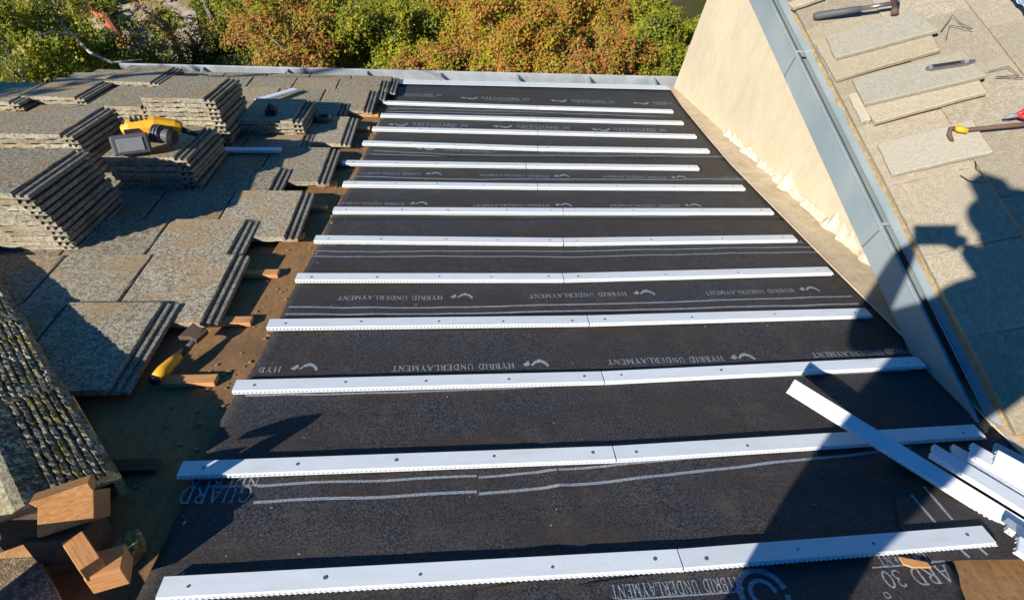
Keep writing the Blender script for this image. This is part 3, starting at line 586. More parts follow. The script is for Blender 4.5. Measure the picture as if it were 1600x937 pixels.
for p in [(1140, 215, 14), (1163, 236, 18), (1192, 262, 12), (1222, 290, 26), (1262, 326, 16), (1300, 360, 24), (1335, 392, 18)]:
    c = rp(p[0], p[1], .03); r0 = p[2] / 620
    pts = []; hs_ = []
    for i in range(13):
        e = math.sin(math.pi * (i + .01) / 12.02) ** .6; q = noise.noise(Vector((i * .45, p[0] * .13, 0))) + .55
        pts.append((-.003 - (r0 * 1.3 + .008) * e * max(.12, q), c.y + (i - 6) / 6 * (.05 + r0 * 4))); hs_.append(.026 + e * r0 * 2.6 * max(.1, noise.noise(Vector((i * .5, p[0] * .21, 5))) + .5))
    vs = [(1.848 + x, y, .0225) for x, y in pts] + [(1.8475, y, h) for (x, y), h in zip(pts, hs_)]
    mb.add(vs, [(i, i + 1, 14 + i, 13 + i) for i in range(12)])
o = mb.build('wall_filler', M['filler'], Mx=ROOF); tag(o, 'pale broken plaster filler along the foot of the stucco wall', 'plaster filler'); s = o.modifiers.new('s', 'SOLIDIFY'); s.thickness = .004; s.offset = 1
# fascia / gutter of the upper roof with the metal pan
ZF = -1.64
mb = MB(); mb.box(0, .022, .42, 6.0, -.135, -.012); mb.box(-.006, .006, .42, 6.0, -.012, .0)
fasc = mb.build('metal_fascia', M['fascia'], Mx=T((1.63, 0, ZF + .002)), bevel=.003); tag(fasc, 'grey blue metal fascia along the edge of the upper tiled roof', 'fascia')
mb = MB(); mb.box(.022, .16, .40, 6.0, -.09, -.07); mb.build('soffit', M['fascia'], fasc)
for y in (1.28, 2.32, 3.4): MB().box(-.003, .0, y, y + .004, -.13, -.02).build('joint_seam', M['nail'], fasc); MB().box(-.0065, .03, y + .01, y + .022, .0, .003).build('strap', M['galv'], fasc)
pan = MB(); pan.box(.006, .095, .42, 6.0, .0, .004); pan.box(.0055, .0095, .42, 6.0, .004, .010)
o = pan.build('metal_drip_edge', M['fascia'], Mx=UPR @ T((-.002, 0, -.002)), bevel=.001); tag(o, 'flat blue grey metal drip edge between fascia and upper tiles', 'flashing')
for y in (1.27, 2.33): MB().box(.010, .06, y, y + .004, .004, .0075).build('joint_seam', M['galv'], o)
up = MB(); up.box(.10, 4.5, 0.44, 6.0, -.12, -.012); o = up.build('upper_roof_deck', M['ply'], Mx=UPR); tag(o, 'timber deck carrying the upper tiled roof', 'roof deck')
# laid tiles of the upper roof
def flat_tile(name, x0, x1, y0, y1, z0, z1, m, Mx, label, group, rnd, cat='roof tile', bevel=.0015):
    vs = []; nx, ny = 6, 6
    poly = []
    J = lambda: rnd.uniform(-.0012, .0008)
    for i in range(nx): poly.append((x0 + (x1 - x0) * i / nx, y0 + J()))
    for j in range(ny): poly.append((x1 + J(), y0 + (y1 - y0) * j / ny))
    for i in range(nx): poly.append((x1 - (x1 - x0) * i / nx, y1 + J()))
    for j in range(ny): poly.append((x0 + J(), y1 - (y1 - y0) * j / ny))
    o = MB().prism(poly, z0, z1).build(name, m, Mx=Mx, bevel=bevel, seg=1); tag(o, label, cat, group); return o
rnd = random.Random(3)
for ci, (x0, x1) in enumerate([(.040, .40), (.345, .70), (.655, 1.02), (.975, 1.35), (1.3, 1.7)]):
    for k in range(13):
        if k < 3: continue
        y0 = -0.54 + .33 * k + (.165 if ci % 2 else .0); y1 = y0 + .3285
        Mx = UPR @ T((x0, 0, .0)) @ Matrix.Rotation(math.radians(2.0), 4, 'Y')
        ic = ORD[ci + 1]
        flat_tile('roof_tile', 0, x1 - x0, y0, y1, .022, .045, M['field'], Mx, f'sandy laid tile, {ic} course above the metal edge, {ORD[13 - k]} from the far end', 'sandy tiles laid on the upper roof', rnd)
mb = MB(); nn = 150
for i in range(nn):
    y = -.6 + 5.0 * i / nn; w1 = .052 + .012 * noise.noise(Vector((i * .35, 0, 0))); w0_ = .093 - w1 * .0
    mb.add([(.024 + .014 * noise.noise(Vector((i * .5, 3, 0))) * 1.2 + .012, y, .003), (.085, y, .045), (.085, y + 5.0 / nn, .045), (.024 + .014 * noise.noise(Vector(((i + 1) * .5, 3, 0))) * 1.2 + .012, y + 5.0 / nn, .003)], [(0, 1, 2, 3)])
o = mb.build('mortar_bed', M['mortar'], Mx=UPR); tag(o, 'crumbly orange mortar line between the drip edge and upper tiles', 'mortar')
def slab(c, m, label, z0, th=.022, seed=1):
    pts = [rr(x, y, z0 + th) for x, y in c]; rn = random.Random(seed); poly = []
    for a, b in zip(pts, pts[1:] + pts[:1]):
        for i in range(5): q = a.lerp(b, i / 5); poly.append((q.x + rn.uniform(-.002, .002), q.y + rn.uniform(-.002, .002)))
    o = MB().prism(poly, z0, z0 + th).build('cut_tile', M[m], Mx=UPR, bevel=.004, seg=1); tag(o, label, 'roof tile', 'loose flat tiles lying on the upper roof'); return o
slab([(1274, 68), (1306, 124), (1471, 76), (1440, 28)], 'slab', 'lower loose flat tile of the pair beside the hammer', .050, seed=2)
slab([(1291, 55), (1305, 90), (1468, 46), (1425, 14)], 'slab2', 'upper loose flat tile of the pair beside the hammer', .074, seed=3)
slab([(1326, 147), (1346, 190), (1362, 186), (1340, 143)], 'slab2', 'small pale tile offcut at the left of the second pair', .048, seed=4)
slab([(1345, 150), (1366, 191), (1543, 143), (1515, 100)], 'slab', 'lower loose flat tile of the pair carrying the silver tool', .060, seed=5)
slab([(1331, 122), (1352, 162), (1543, 117), (1505, 78)], 'slab2', 'upper loose flat tile of the pair carrying the silver tool', .084, seed=6)
slab([(1371, 224), (1395, 272), (1552, 236), (1520, 185)], 'slab2', 'single loose flat tile nearest the photographer shadow', .050, seed=7)
slab([(1232, 4), (1240, 12), (1290, -6), (1280, -14)], 'slab', 'tile corner just showing at the top edge above the hammer', .055, seed=8)

# ------------------------------------------------------------------ tools on the upper roof
def up_pt(x, y, w_): return rr(x, y, w_)
h0, h1, h2 = up_pt(1271, 26, .07), up_pt(1345, 14, .10), up_pt(1398, 5, .11)
root = empty('claw_hammer', UPR @ T(h0)); tag(root, 'claw hammer with black grip lying at the top of the upper roof', 'hammer')
L = lambda p: Vector(p) - h0
mb = MB(); mb.tube([L(h0), L(h0.lerp(h1, .1)), L(h0.lerp(h1, .6)), L(h1)], [.013, .017, .015, .013], 12); mb.build('grip', M['grey'], root, smooth=True)
mb = MB(); mb.tube([L(h1), L(h2)], [.010, .009], 10); mb.build('shank', M['steel'], root, smooth=True)
mb = MB(); c = L(h2); d = (h2 - h1).normalized(); s_ = Vector((-d.y, d.x, 0)); mb.tube([c - s_ * .07, c - s_ * .045, c - s_ * .04, c + s_ * .01], [.016, .016, .011, .013], 12)
mb.tube([c + s_ * .0, c + s_ * .04 - d * .005, c + s_ * .075 - d * .02], [.013, .009, .003], 8); mb.tube([c + d * .008, c + s_ * .04 + d * .012, c + s_ * .08 - d * .006], [.008, .006, .002], 8)
mb.build('head', M['rust'], root, smooth=True)
a, b_ = up_pt(1446, 108, .112), up_pt(1524, 96, .112); root = empty('multitool', UPR @ T(a)); d = b_ - a; L_ = d.length; ang = math.atan2(d.y, d.x)
tag(root, 'folded silver pocket tool on the pale upper tile', 'pocket tool')
mb = MB(); mb.prism([(0, -.004), (.02, -.013), (L_ - .03, -.013), (L_, -.004), (L_, .005), (L_ - .03, .012), (.02, .014), (0, .004)], -.005, .006, RZ(ang)); mb.build('handle', M['steel'], root, bevel=.002)
for x in (.018, L_ - .03): MB().tube([RZ(ang) @ Vector((x, 0, .006)), RZ(ang) @ Vector((x, 0, .009))], .008, 12).build('rivet', M['lightgrey'], root)
MB().box(.02, L_ - .05, -.004, .008, .006, .009, RZ(ang)).build('blade', M['black'], root)
a = up_pt(1486, 222, .06); pts = [up_pt(1488, 223, .065), up_pt(1483, 210, .09), up_pt(1485, 201, .10), up_pt(1494, 200, .10)]
root = empty('flat_pry_bar', UPR @ T(a)); tag(root, 'hooked rusty pry bar with dark shaft reaching in from the right edge', 'pry bar')
L = lambda p: Vector(p) - a
mb = MB(); mb.tube([L(p) for p in pts], [.007, .009, .009, .008], 8); mb.build('claw', M['rust'], root, smooth=True)
mb = MB(); mb.tube([L(up_pt(1492, 199, .10)), L(up_pt(1500, 202, .10)), L(up_pt(1512, 205, .095))], [.009, .013, .009], 8); mb.build('collar', M['yellow'], root, smooth=True)
mb = MB(); mb.tube([L(up_pt(1510, 203, .095)), L(up_pt(1650, 190, .08))], .008, 8); mb.build('shaft', M['rust'], root, smooth=True)
a = up_pt(1568, 185, .08); root = empty('pliers', UPR @ T(a)); tag(root, 'pliers with red grips at the right edge above the pry bar', 'pliers'); L = lambda p: Vector(p) - a
mb = MB(); mb.tube([L(a), L(up_pt(1580, 181, .085)), L(up_pt(1590, 181, .085))], [.004, .010, .008], 8); mb.build('jaw', M['lightgrey'], root, smooth=True)
for dy in (0, 10):
    mb = MB(); mb.tube([L(up_pt(1588, 180, .085)), L(up_pt(1602, 173 + dy, .085)), L(up_pt(1640, 166 + dy * 1.5, .08))], [.007, .010, .008], 8); mb.build('grip', M['red'], root, smooth=True)
for i, (pts, lab) in enumerate([([(1470, 50), (1488, 24), (1500, 36), (1520, 46), (1484, 40), (1478, 62)], 'tangle of thin wire beside the first pair of loose tiles'),
                  ([(1545, 112), (1575, 104), (1592, 118), (1556, 120), (1600, 122)], 'loose thin wire trailing right of the silver tool'),
                  ([(1501, 274), (1515, 283), (1531, 285), (1545, 284)], 'short bent wire just above the head shadow'), ([(1524, 252), (1526, 264), (1536, 272)], 'tiny curved wire under the single flat tile')]):
    mb = MB(); mb.tube([rr(x, y, .056 + .01 * (k % 2)) for k, (x, y) in enumerate(pts)], .0016, 5); tag(mb.build('wire', M['wire'], Mx=UPR), lab, 'wire')
mb = MB(); nn = 14; vs = []
c0, c1, c2, c3 = rr(1572, -6, .06), rr(1640, -10, .06), rr(1640, 50, .06), rr(1598, 26, .06)
for j in range(nn + 1):
    for i in range(nn + 1):
        p = c0.lerp(c1, i / nn).lerp(c3.lerp(c2, i / nn), j / nn); vs.append((p.x, p.y, .075 + .03 * abs(noise.noise(p * 14)) + (.0)))
mb.add(vs, [(j * (nn + 1) + i, j * (nn + 1) + i + 1, (j + 1) * (nn + 1) + i + 1, (j + 1) * (nn + 1) + i) for j in range(nn) for i in range(nn)])
o = mb.build('rag', M['cloth'], Mx=UPR, smooth=True); tag(o, 'blue and white checked cloth in the top right corner', 'cloth'); s = o.modifiers.new('s', 'SOLIDIFY'); s.thickness = .003

# ------------------------------------------------------------------ loose batten bundle on the upper roof edge
tip = Vector((1.0, 0.615, -1.565)); far = at_z(1610, 838, -1.50)
dirn = (far - tip).normalized(); ydir = Vector((0, 0, 1)).cross(dirn).normalized(); zdir = dirn.cross(ydir)
BM = Matrix((dirn, ydir, zdir)).transposed().to_4x4()
def loose(pos, L, label, roll=0.0, yaw=0.0):
    o = batten_mesh(L).build('loose_batten', M['white'], Mx=T(pos) @ BM @ RZ(yaw) @ Matrix.Rotation(roll, 4, 'X') @ T((0, -.0235, 0))); tag(o, label, 'roof batten', 'loose white battens bundled at the lower right'); return o
loose(tip, 1.22, 'long loose white batten jutting out over the black sheet')
def tipz(x, y, z): return at_z(x, y, z)
loose(tipz(1394, 712, -1.578), 1.05, 'loose white batten turned on edge with its ladder of holes showing', roll=-1.0)
loose(tipz(1452, 706, -1.515), 1.0, 'loose white batten lying on the long jutting one, end at its middle', roll=-.25)
loose(tipz(1483, 706, -1.535), 1.0, 'second loose batten from the left in the bundle', yaw=.03, roll=-.35)
loose(tipz(1512, 704, -1.52), 1.0, 'third loose batten from the left in the bundle', yaw=.02, roll=-.2)
loose(tipz(1550, 716, -1.50), 1.0, 'fourth loose batten from the left in the bundle', yaw=.05, roll=.1)
loose(tipz(1556, 702, -1.56), .9, 'upturned perforated batten by the end of the metal fascia', yaw=.10, roll=math.pi)
loose(tipz(1568, 822, -1.46), .9, 'loose batten end lying low in the bundle', yaw=-.06, roll=-.5)
loose(tipz(1584, 852, -1.42), .9, 'lowest loose batten end at the right edge', yaw=-.02, roll=-.2)
# metal apron below the bundle and deck edge
pts = [at_z(1500, 752, -1.60), at_z(1530, 690, -1.655), at_z(1640, 700, -1.60), at_z(1660, 960, -1.45), at_z(1606, 937, -1.45), at_z(1560, 850, -1.53)]
o = link('metal_apron', pts, [tuple(range(6))], M['fascia']); s = o.modifiers.new('s', 'SOLIDIFY'); s.thickness = .004; tag(o, 'bent light metal apron beneath the bundle of white battens', 'flashing')
# small brown chip on the print
a = rp(1408, 885); o = MB().prism([(0, 0), (.05, .035), (.062, .03), (.03, -.005), (.012, -.012)], 0, .006, RZ(-.9)).build('wood_chip', M['wood'], Mx=ROOF @ T((a.x - .01, a.y + .01, SW(5) + .006))); tag(o, 'brown bark chip lying on the large printed lettering', 'wood chip')

# ------------------------------------------------------------------ tools and pieces on the left
hgt = 7 * .031 + .002
def top_of(S, du, dv, dz=0):  # a point on top of a stack, from its near right corner
    _, b, h = S; return Vector((b.x + du, b.y - .4 * h + dv, .05 + h * .9165 + dz))
P = top_of(SD, -.16, .10, .0); root = empty('cordless_grinder', ROOF @ T(P) @ RZ(math.radians(24)) @ Matrix.Scale(1.15, 4)); tag(root, 'yellow and black cordless power tool lying on the short tile stack', 'power tool')
mb = MB(); mb.box(-.075, .055, -.05, .0, .0, .075); bat = mb.build('battery', M['grey'], root, T((-.06, -.02, .005)) @ Matrix.Rotation(-.25, 4, 'X'), bevel=.008, seg=3)
MB().box(-.055, .035, -.0535, -.049, .012, .062).build('battery_label', M['lightgrey'], bat, bevel=.002)
mb = MB(); mb.tube([(-.06, -.02, .04), (-.01, .03, .045), (.03, .055, .055)], [.03, .022, .03], 14); mb.build('handle', M['yellow'], root, smooth=True)
mb = MB(); mb.tube([(-.09, .075, .065), (-.06, .07, .075), (.03, .055, .078), (.10, .045, .07), (.12, .04, .065)], [.024, .036, .040, .030, .022], 8); mb.build('body', M['yellow'], root, bevel=.004)
mb = MB()
for i in range(4): mb.box(-.055 + .018 * i, -.047 + .018 * i, .045, .10, .108, .1135)
mb.build('vent', M['black'], root)
MB().box(-.085, .0, .028, .033, .055, .085).build('side_panel', M['black'], root, bevel=.002)
mb = MB(); mb.tube([(.015, .01, .065), (.045, -.01, .06), (.046, -.011, .06), (.075, -.03, .055)], [.034, .034, .026, .03], 18)
for i in range(3): mb.tube([(.018 + .01 * i, .008 - .0067 * i, .0645), (.022 + .01 * i, .0055 - .0067 * i, .064)], .037, 18)
mb.build('motor_housing', M['grey'], root)
mb = MB(); mb.tube([(.072, -.03, .055), (.085, -.038, .053)], [.036, .028], 16); mb.tube([(.1, .045, .065), (.15, .02, .045), (.17, .01, .035)], [.014, .01, .007], 10); mb.build('nose', M['black'], root)
mb = MB(); mb.box(-.085, -.05, .06, .1, .05, .10); mb.build('rear_grip', M['black'], root, bevel=.006)
# yellow handled hammer on the deck
a, b_ = rp(240, 594, .035), rp(322, 514, .05); d = b_ - a; root = empty('tack_hammer', ROOF @ T(a)); tag(root, 'yellow handled hatchet lying between the tiles and the deck', 'hand tool')
at = lambda k: d * k
mb = MB(); mb.tube([at(-.03), at(0.0), at(.03)], [.014, .018, .017], 12); mb.build('end_cap', M['black'], root, smooth=True)
mb = MB(); mb.tube([at(.03), at(.18), at(.32), at(.46)], [.017, .021, .018, .014], 12); mb.build('grip', M['yellow'], root, smooth=True)
mb = MB(); mb.tube([at(.44), at(.60)], [.012, .011], 10); mb.build('collar', M['black'], root, smooth=True)
mb = MB(); mb.tube([at(.58), at(.98)], [.008, .008], 10); mb.build('shank', M['steel'], root, smooth=True)
ang = math.atan2(d.y, d.x); mb = MB(); mb.prism([(-.03, -.015), (.03, -.015), (.035, .02), (.05, .06), (-.03, .055), (-.02, .02)], -.008, .008, T(at(.85)) @ RZ(ang)); mb.build('head', M['rust'], root, bevel=.003)
# scrap battens among the stacks
def scrap_b(p, q, w_, lab):
    a, b_ = rp(*p, w_), rp(*q, w_); d = b_ - a
    o = batten_mesh(math.hypot(d.x, d.y)).build('loose_batten', M['white'], Mx=ROOF @ T(a) @ RZ(math.atan2(d.y, d.x)) @ T((0, -.0235, 0))); tag(o, lab, 'roof batten', 'loose white battens among the tile stacks')
scrap_b((330, 237), (440, 237), .075, 'shaded white batten end lying behind the short tile stack')
scrap_b((402, 160), (462, 142), .085, 'half lit white batten offcut near the low shaded stack')
P = top_of(SE, -.20, .12); root = empty('clip', ROOF @ T(P)); tag(root, 'small black clip on the low shaded stack', 'clip')
MB().box(-.03, .03, -.03, .03, 0, .035).build('jaw', M['black'], root, bevel=.006); MB().tube([(-.02, .02, .03), (.0, .0, .06), (.03, -.03, .05)], .009, 8).build('handle', M['grey'], root)
P = rp(506, 190, .06); mb = MB(); ring = 24
mb.tube([(.042 * math.cos(2 * math.pi * i / ring), .042 * math.sin(2 * math.pi * i / ring), .02) for i in range(ring + 1)], .018, 8); o = mb.build('tape_roll', M['rust'], Mx=ROOF @ T(P), smooth=True); tag(o, 'small brown roll of tape on the shaded tiles', 'tape roll')

mb = MB(); rd = random.Random(12)
for i in range(420):
    if i < 260: v = rd.uniform(.9, 4.6); u = left_u(v) - abs(rd.gauss(0, .14)) + .02
    else: v = rd.uniform(.75, 4.6); u = rd.uniform(left_u(v), 1.6)
    z = (SW(sheet_at(v)) + wz(u, v) if u > left_u(v) + .01 else 0); s_ = rd.uniform(.0015, .005) * (1.2 if i < 260 else .5); a = rd.uniform(0, 6)
    mb.prism([(u + s_ * math.cos(a + k * 1.57 + rd.uniform(-.4, .4)) * (1.8 if k % 2 else 1), v + s_ * math.sin(a + k * 1.57)) for k in range(4)], z, z + s_ * .6)
o = mb.build('debris', M['mortar'], Mx=ROOF); tag(o, kind='stuff')
# ------------------------------------------------------------------ garden things far below
def garden_board(pxs, z, ht, m, name, label, cat):
    pts = [at_z(x, y, z) for x, y in pxs]; mb = MB(); a, b_ = pts; d = (b_ - a); d.z = 0; n_ = int(d.length / .12); u = d.normalized(); nn = Vector((-u.y, u.x, 0)) * .012
    for i in range(n_):
        p = a + u * (.12 * i); q = p + u * .113; hh = ht + random.uniform(-.01, .01)
        mb.prism([(p - nn)[:2], (q - nn)[:2], (q + nn)[:2], (p + nn)[:2]], GZ, GZ + hh)
    root = mb.build(name, M[m]); tag(root, label, cat); mb = MB()
    for zz in (.25, ht - .25): mb.prism([(a + nn)[:2], (b_ + nn)[:2], (b_ + nn * 3)[:2], (a + nn * 3)[:2]], GZ + zz, GZ + zz + .08)
    mb.build('rail', M['wood_dark'], root); return root
M['fencewood'] = wood('grey_fence_timber', (0.30, 0.26, 0.25), (0.19, 0.16, 0.15), (0.11, 0.09, 0.08))
garden_board([(300, -40), (352, 82)], GZ + .6, 1.1, 'fencewood', 'board_fence', 'grey board fence below beside the pale path', 'fence')
M['terracotta'] = mat('terracotta', (0.42, 0.12, 0.06), .9)
pc = at_z(172, 36, GZ + .3); mb = MB(); mb.tube([pc + Vector((-.5, .55, -.1)), pc + Vector((-.1, .1, 0)), pc + Vector((.25, -.4, -.1))], [.06, .09, .07], 10); o = mb.build('terracotta_edging', M['terracotta']); tag(o, 'red terracotta edging piece in the garden far below', 'garden edging')
pc = at_z(165, 62, GZ + .15); o = MB().box(-.7, .3, -.15, .15, -.15, .0).build('stone_block', M['slab'], Mx=T(pc) @ RZ(-.9), bevel=.02); tag(o, 'long grey stone edging on the garden floor at upper left', 'stone')

# ------------------------------------------------------------------ trees
def leaves_obj(name, lumps, mt, count, size, parent, seed, sparse=0.0):
    rg = np.random.default_rng(seed); big = lumps; lumps = []
    for (x, y, z, r_) in big:
        lumps.append((x, y, z, r_ * .5))
        for q in range(int(12 + r_ * 20)):
            dv = rg.normal(size=3); dv /= np.linalg.norm(dv); dv[2] = abs(dv[2]) * .9 - .15; k = rg.uniform(.55, 1.35) * r_
            lumps.append((x + dv[0] * k, y + dv[1] * k, z + dv[2] * k, r_ * rg.uniform(.14, .34)))
    vol = np.array([l[3] ** 2 for l in lumps]); pk = rg.choice(len(lumps), count, p=vol / vol.sum())
    L_ = np.array([l[:4] for l in lumps])[pk]
    dirs = rg.normal(size=(count, 3)); dirs /= np.linalg.norm(dirs, axis=1)[:, None]; dirs[:, 2] = np.where(dirs[:, 2] < -0.35, -dirs[:, 2], dirs[:, 2])
    # twig clumps over each lump give an uneven outline
    rad = rg.uniform(0.55, 1.0, count) ** 0.5
    fr = 7.0; bump = 0.16 * (np.sin(dirs[:, 0] * fr + L_[:, 0] * 9) * np.sin(dirs[:, 1] * fr + L_[:, 1] * 7) + np.sin(dirs[:, 2] * fr * 1.3 + L_[:, 0] * 5) * 0.6)
    c = L_[:, :3] + dirs * (L_[:, 3] * (rad + bump))[:, None] * np.array([1, 1, 0.8])
    cl = rg.normal(size=(count, 3)) * 0.03; c += cl
    if sparse:
        keep = (np.sin(c[:, 0] * 8) * np.sin(c[:, 1] * 7 + 1) * np.sin(c[:, 2] * 9) > -0.35 + sparse * 0.5); c = c[keep]; dirs = dirs[keep]
    n_ = len(c); nr = dirs * 0.6 + rg.normal(size=(n_, 3)) * 0.45 + np.array([-.55, -.4, .7]); nr /= np.linalg.norm(nr, axis=1)[:, None]
    a = np.cross(nr, rg.normal(size=(n_, 3))); a /= np.linalg.norm(a, axis=1)[:, None]; b = np.cross(nr, a); s = size * (rg.uniform(.45, 1.1, n_) + (rg.random(n_) < .12) * .5)[:, None]
    v = np.stack([c - a * s, c - b * s * .55 + nr * s * .12, c + a * s, c + b * s * .55 + nr * s * .12], 1).reshape(-1, 3)
    me = bpy.data.meshes.new(name); me.vertices.add(len(v)); me.vertices.foreach_set('co', v.ravel())
    me.loops.add(n_ * 4); me.loops.foreach_set('vertex_index', np.arange(n_ * 4)); me.polygons.add(n_)
    me.polygons.foreach_set('loop_start', np.arange(n_) * 4); me.materials.append(M[mt]); me.update(); me.validate()
    o = bpy.data.objects.new(name, me); COL.objects.link(o); o.parent = parent; return o
def tree(base, lumps, mt, label, count, size=.032, seed=1, sparse=0.0, trunk_r=.09):
    root = empty('garden_tree', T((base[0], base[1], GZ))); tag(root, label, 'tree', 'trees in the garden beyond the gutter')
    B = Vector((base[0], base[1], GZ)); rel = [(l[0] - B.x, l[1] - B.y, l[2] - B.z, l[3]) for l in lumps]
    top = Vector((sum(l[0] for l in rel) / len(rel), sum(l[1] for l in rel) / len(rel), sum(l[2] for l in rel) / len(rel) - .5)); mb = MB()
    fork = Vector((top.x * .3, top.y * .3, max(.8, top.z * .45))); mb.tube([(0, 0, -.05), fork * .5 + Vector((.03, .02, 0)), fork], [trunk_r * 1.3, trunk_r, trunk_r * .8], 10)
    for l in rel:
        e = Vector(l[:3]); mid = fork.lerp(e, .5) + Vector((random.uniform(-.1, .1), random.uniform(-.1, .1), .05)); mb.tube([fork, mid, e, e + Vector((random.uniform(-.2, .2), random.uniform(-.2, .2), l[3] * .7))], [trunk_r * .6, trunk_r * .4, trunk_r * .22, .008], 7)
        for k in range(4):
            dd = Vector((random.uniform(-1, 1), random.uniform(-1, 1), random.uniform(-.2, 1))).normalized() * l[3] * .8; mb.tube([e.lerp(mid, .3), e + dd * .5, e + dd], [.018, .011, .004], 5)
    mb.build('trunk', M['bark'], root, smooth=True)
    leaves_obj('crown', rel, mt, count, size, root, seed, sparse); return root
def lump(x, y, z, r): p = at_z(x, y, z); return (p.x, p.y, p.z - r * .5, r)
def base_of(ls): return (sum(l[0] for l in ls) / len(ls), sum(l[1] for l in ls) / len(ls) + .1)
TREES = [
 ([(455, 60, -3.9, .55), (430, 20, -4.1, .5), (480, 15, -4.2, .45), (500, 75, -4.2, .35)], 'leaf_red', 'rust orange tree left of centre beyond the gutter', 9000, 0),
 ([(560, 40, -4.1, .6), (590, 85, -4.3, .45), (540, 90, -4.4, .4), (630, 30, -4.3, .5), (520, 10, -4.4, .5)], 'leaf_yellow', 'green tree with yellow tips between the orange trees', 11000, 0),
 ([(690, 98, -4.0, .34), (650, 105, -4.1, .28), (725, 100, -4.1, .25)], 'leaf_red', 'low reddish brown bush just above the gutter', 5000, 0),
 ([(780, 45, -3.8, .55), (750, 15, -4.0, .5), (800, 80, -4.1, .4), (760, 70, -4.2, .35)], 'leaf_orange', 'large orange and yellow tree in the middle of the back row', 10000, 0),
 ([(860, 75, -3.9, .42), (850, 105, -4.1, .33), (890, 30, -4.2, .5), (920, 5, -4.2, .5), (835, 15, -4.3, .4)], 'leaf_orange', 'orange tree with pinkish tops right of the middle', 9000, 0),
 ([(950, 80, -3.8, .42), (925, 105, -4.0, .3), (965, 108, -4.0, .28), (985, 50, -4.2, .4)], 'leaf_red', 'pinkish orange round tree towards the stucco wall', 7500, 0),
 ([(1040, 75, -3.9, .42), (1060, 45, -4.1, .36), (1020, 105, -4.0, .3), (1010, 15, -4.3, .45), (1050, 100, -4.1, .25)], 'leaf_yellow', 'yellow green tree closest to the stucco wall', 8500, 0),
 ([(400, 100, -4.5, .4), (370, 60, -4.9, .4), (330, 100, -4.9, .35)], 'leaf_green', 'dark green shrub left of the rust orange tree', 5000, .3),
 ([(700, 45, -5.0, .6), (650, 70, -5.0, .5), (820, 30, -5.1, .6), (930, 50, -5.1, .5), (1010, 70, -5.1, .4), (600, 60, -5.2, .5)], 'leaf_green', 'low dark green hedge tree beneath the orange crowns', 14000, 0),
 ([(40, 60, -3.6, .5), (90, 20, -3.9, .5), (20, 105, -3.6, .38), (110, 80, -4.1, .35), (0, 20, -3.6, .5), (60, 110, -3.9, .3), (150, 100, -4.3, .3)], 'leaf_yellow', 'sparse yellow green tree at the upper left with pale limbs', 9000, .45),
 ([(250, 95, -4.7, .3), (200, 105, -4.6, .3), (290, 100, -4.9, .3), (255, 30, -5.2, .25)], 'leaf_yellow', 'thin yellowing tree in front of the pale path', 3500, .6),
 ([(690, 10, -4.6, .5), (640, -5, -4.8, .5), (720, -10, -4.8, .5)], 'leaf_yellow', 'yellow green tree behind the middle of the row', 9000, .1),
 ([(380, 10, -4.9, .5), (350, -10, -5.1, .4), (400, 40, -5.0, .35)], 'leaf_yellow', 'yellowing tree just right of the grey board fence', 5000, .3),
 ([(960, 10, -4.7, .45), (900, -5, -4.8, .4)], 'leaf_green', 'green tree behind the pinkish orange one', 6000, 0),
 ([(250, 15, -4.3, .35), (300, 55, -4.6, .3), (215, 60, -4.5, .3)], 'leaf_orange', 'few orange leaved twigs hanging over the pale path', 1500, .7),
 ([(170, 75, -5.2, .35), (140, 60, -5.3, .3)], 'leaf_green', 'bright green shrub by the grey stone edging', 3000, 0),
]
for i, (ls, mt, lab, cnt, spz) in enumerate(TREES):
    ll = [lump(*l) for l in ls]; tree(base_of(ll), ll, mt, lab, int(cnt * 3.2), .019 if 'yellow' not in mt else .021, seed=i + 3, sparse=spz)
# pale limb across the upper left tree
mb = MB(); P = [at_z(x, y, z) for x, y, z in ((85, 30, -4.0), (110, 52, -3.8), (140, 82, -3.6), (175, 98, -3.45), (222, 93, -3.4))]; mb.tube([Vector(p) for p in P], [.022, .017, .013, .010, .006], 8)
P = [at_z(x, y, z) for x, y, z in ((120, 55, -3.5), (80, 50, -3.3), (45, 60, -3.1))]; mb.tube([Vector(p) for p in P], [.012, .008, .004], 7)
M['palebark'] = mat('pale_bark', (0.42, 0.36, 0.28), .95); root = mb.build('bare_branch', M['palebark'], smooth=True); tag(root, 'bare pale branch curving over the garden at the upper left', 'branch')
ol = [(-5.75, 1.7, -.55, .55), (-6.1, 1.9, -.9, .6), (-5.5, 2.0, -1.3, .4), (-6.0, 1.2, -1.0, .5)]
root = tree((-6.3, 1.5), ol, 'leaf_yellow', 'tall tree beside the house beyond the left edge, shading the gutter corner', 5000, .04, seed=55, sparse=.1, trunk_r=.13)
mb = MB(); O_ = Vector((-6.3, 1.5, GZ)); Q = [(-6.0, 1.6, -1.2), (-5.2, 1.85, -.95), (-4.5, 2.05, -.85), (-3.9, 2.2, -.72), (-3.3, 2.3, -.70), (-2.9, 2.4, -.62)]
mb.tube([Vector(q) - O_ for q in Q], [.05, .035, .026, .018, .012, .005], 7)
for q, e in ((2, (-3.7, 2.0, -.55)), (3, (-3.3, 2.55, -.85)), (3, (-3.2, 2.1, -.5)), (1, (-4.3, 2.2, -1.1)), (4, (-2.8, 2.15, -.65))): mb.tube([Vector(Q[q]) - O_, Vector(Q[q]).lerp(Vector(e), .5) - O_ + Vector((0, .03, .03)), Vector(e) - O_], [.014, .009, .004], 5)
mb.build('branch', M['bark'], root, smooth=True)
# leaf litter and ground cover
gc = []
for i in range(60): gc.append((random.uniform(-7, 4), random.uniform(5, 14), GZ - .05, random.uniform(.2, .5)))
root = leaves_obj('ground_cover', gc, 'leaf_green', 12000, .05, None, 77); tag(root, kind='stuff')

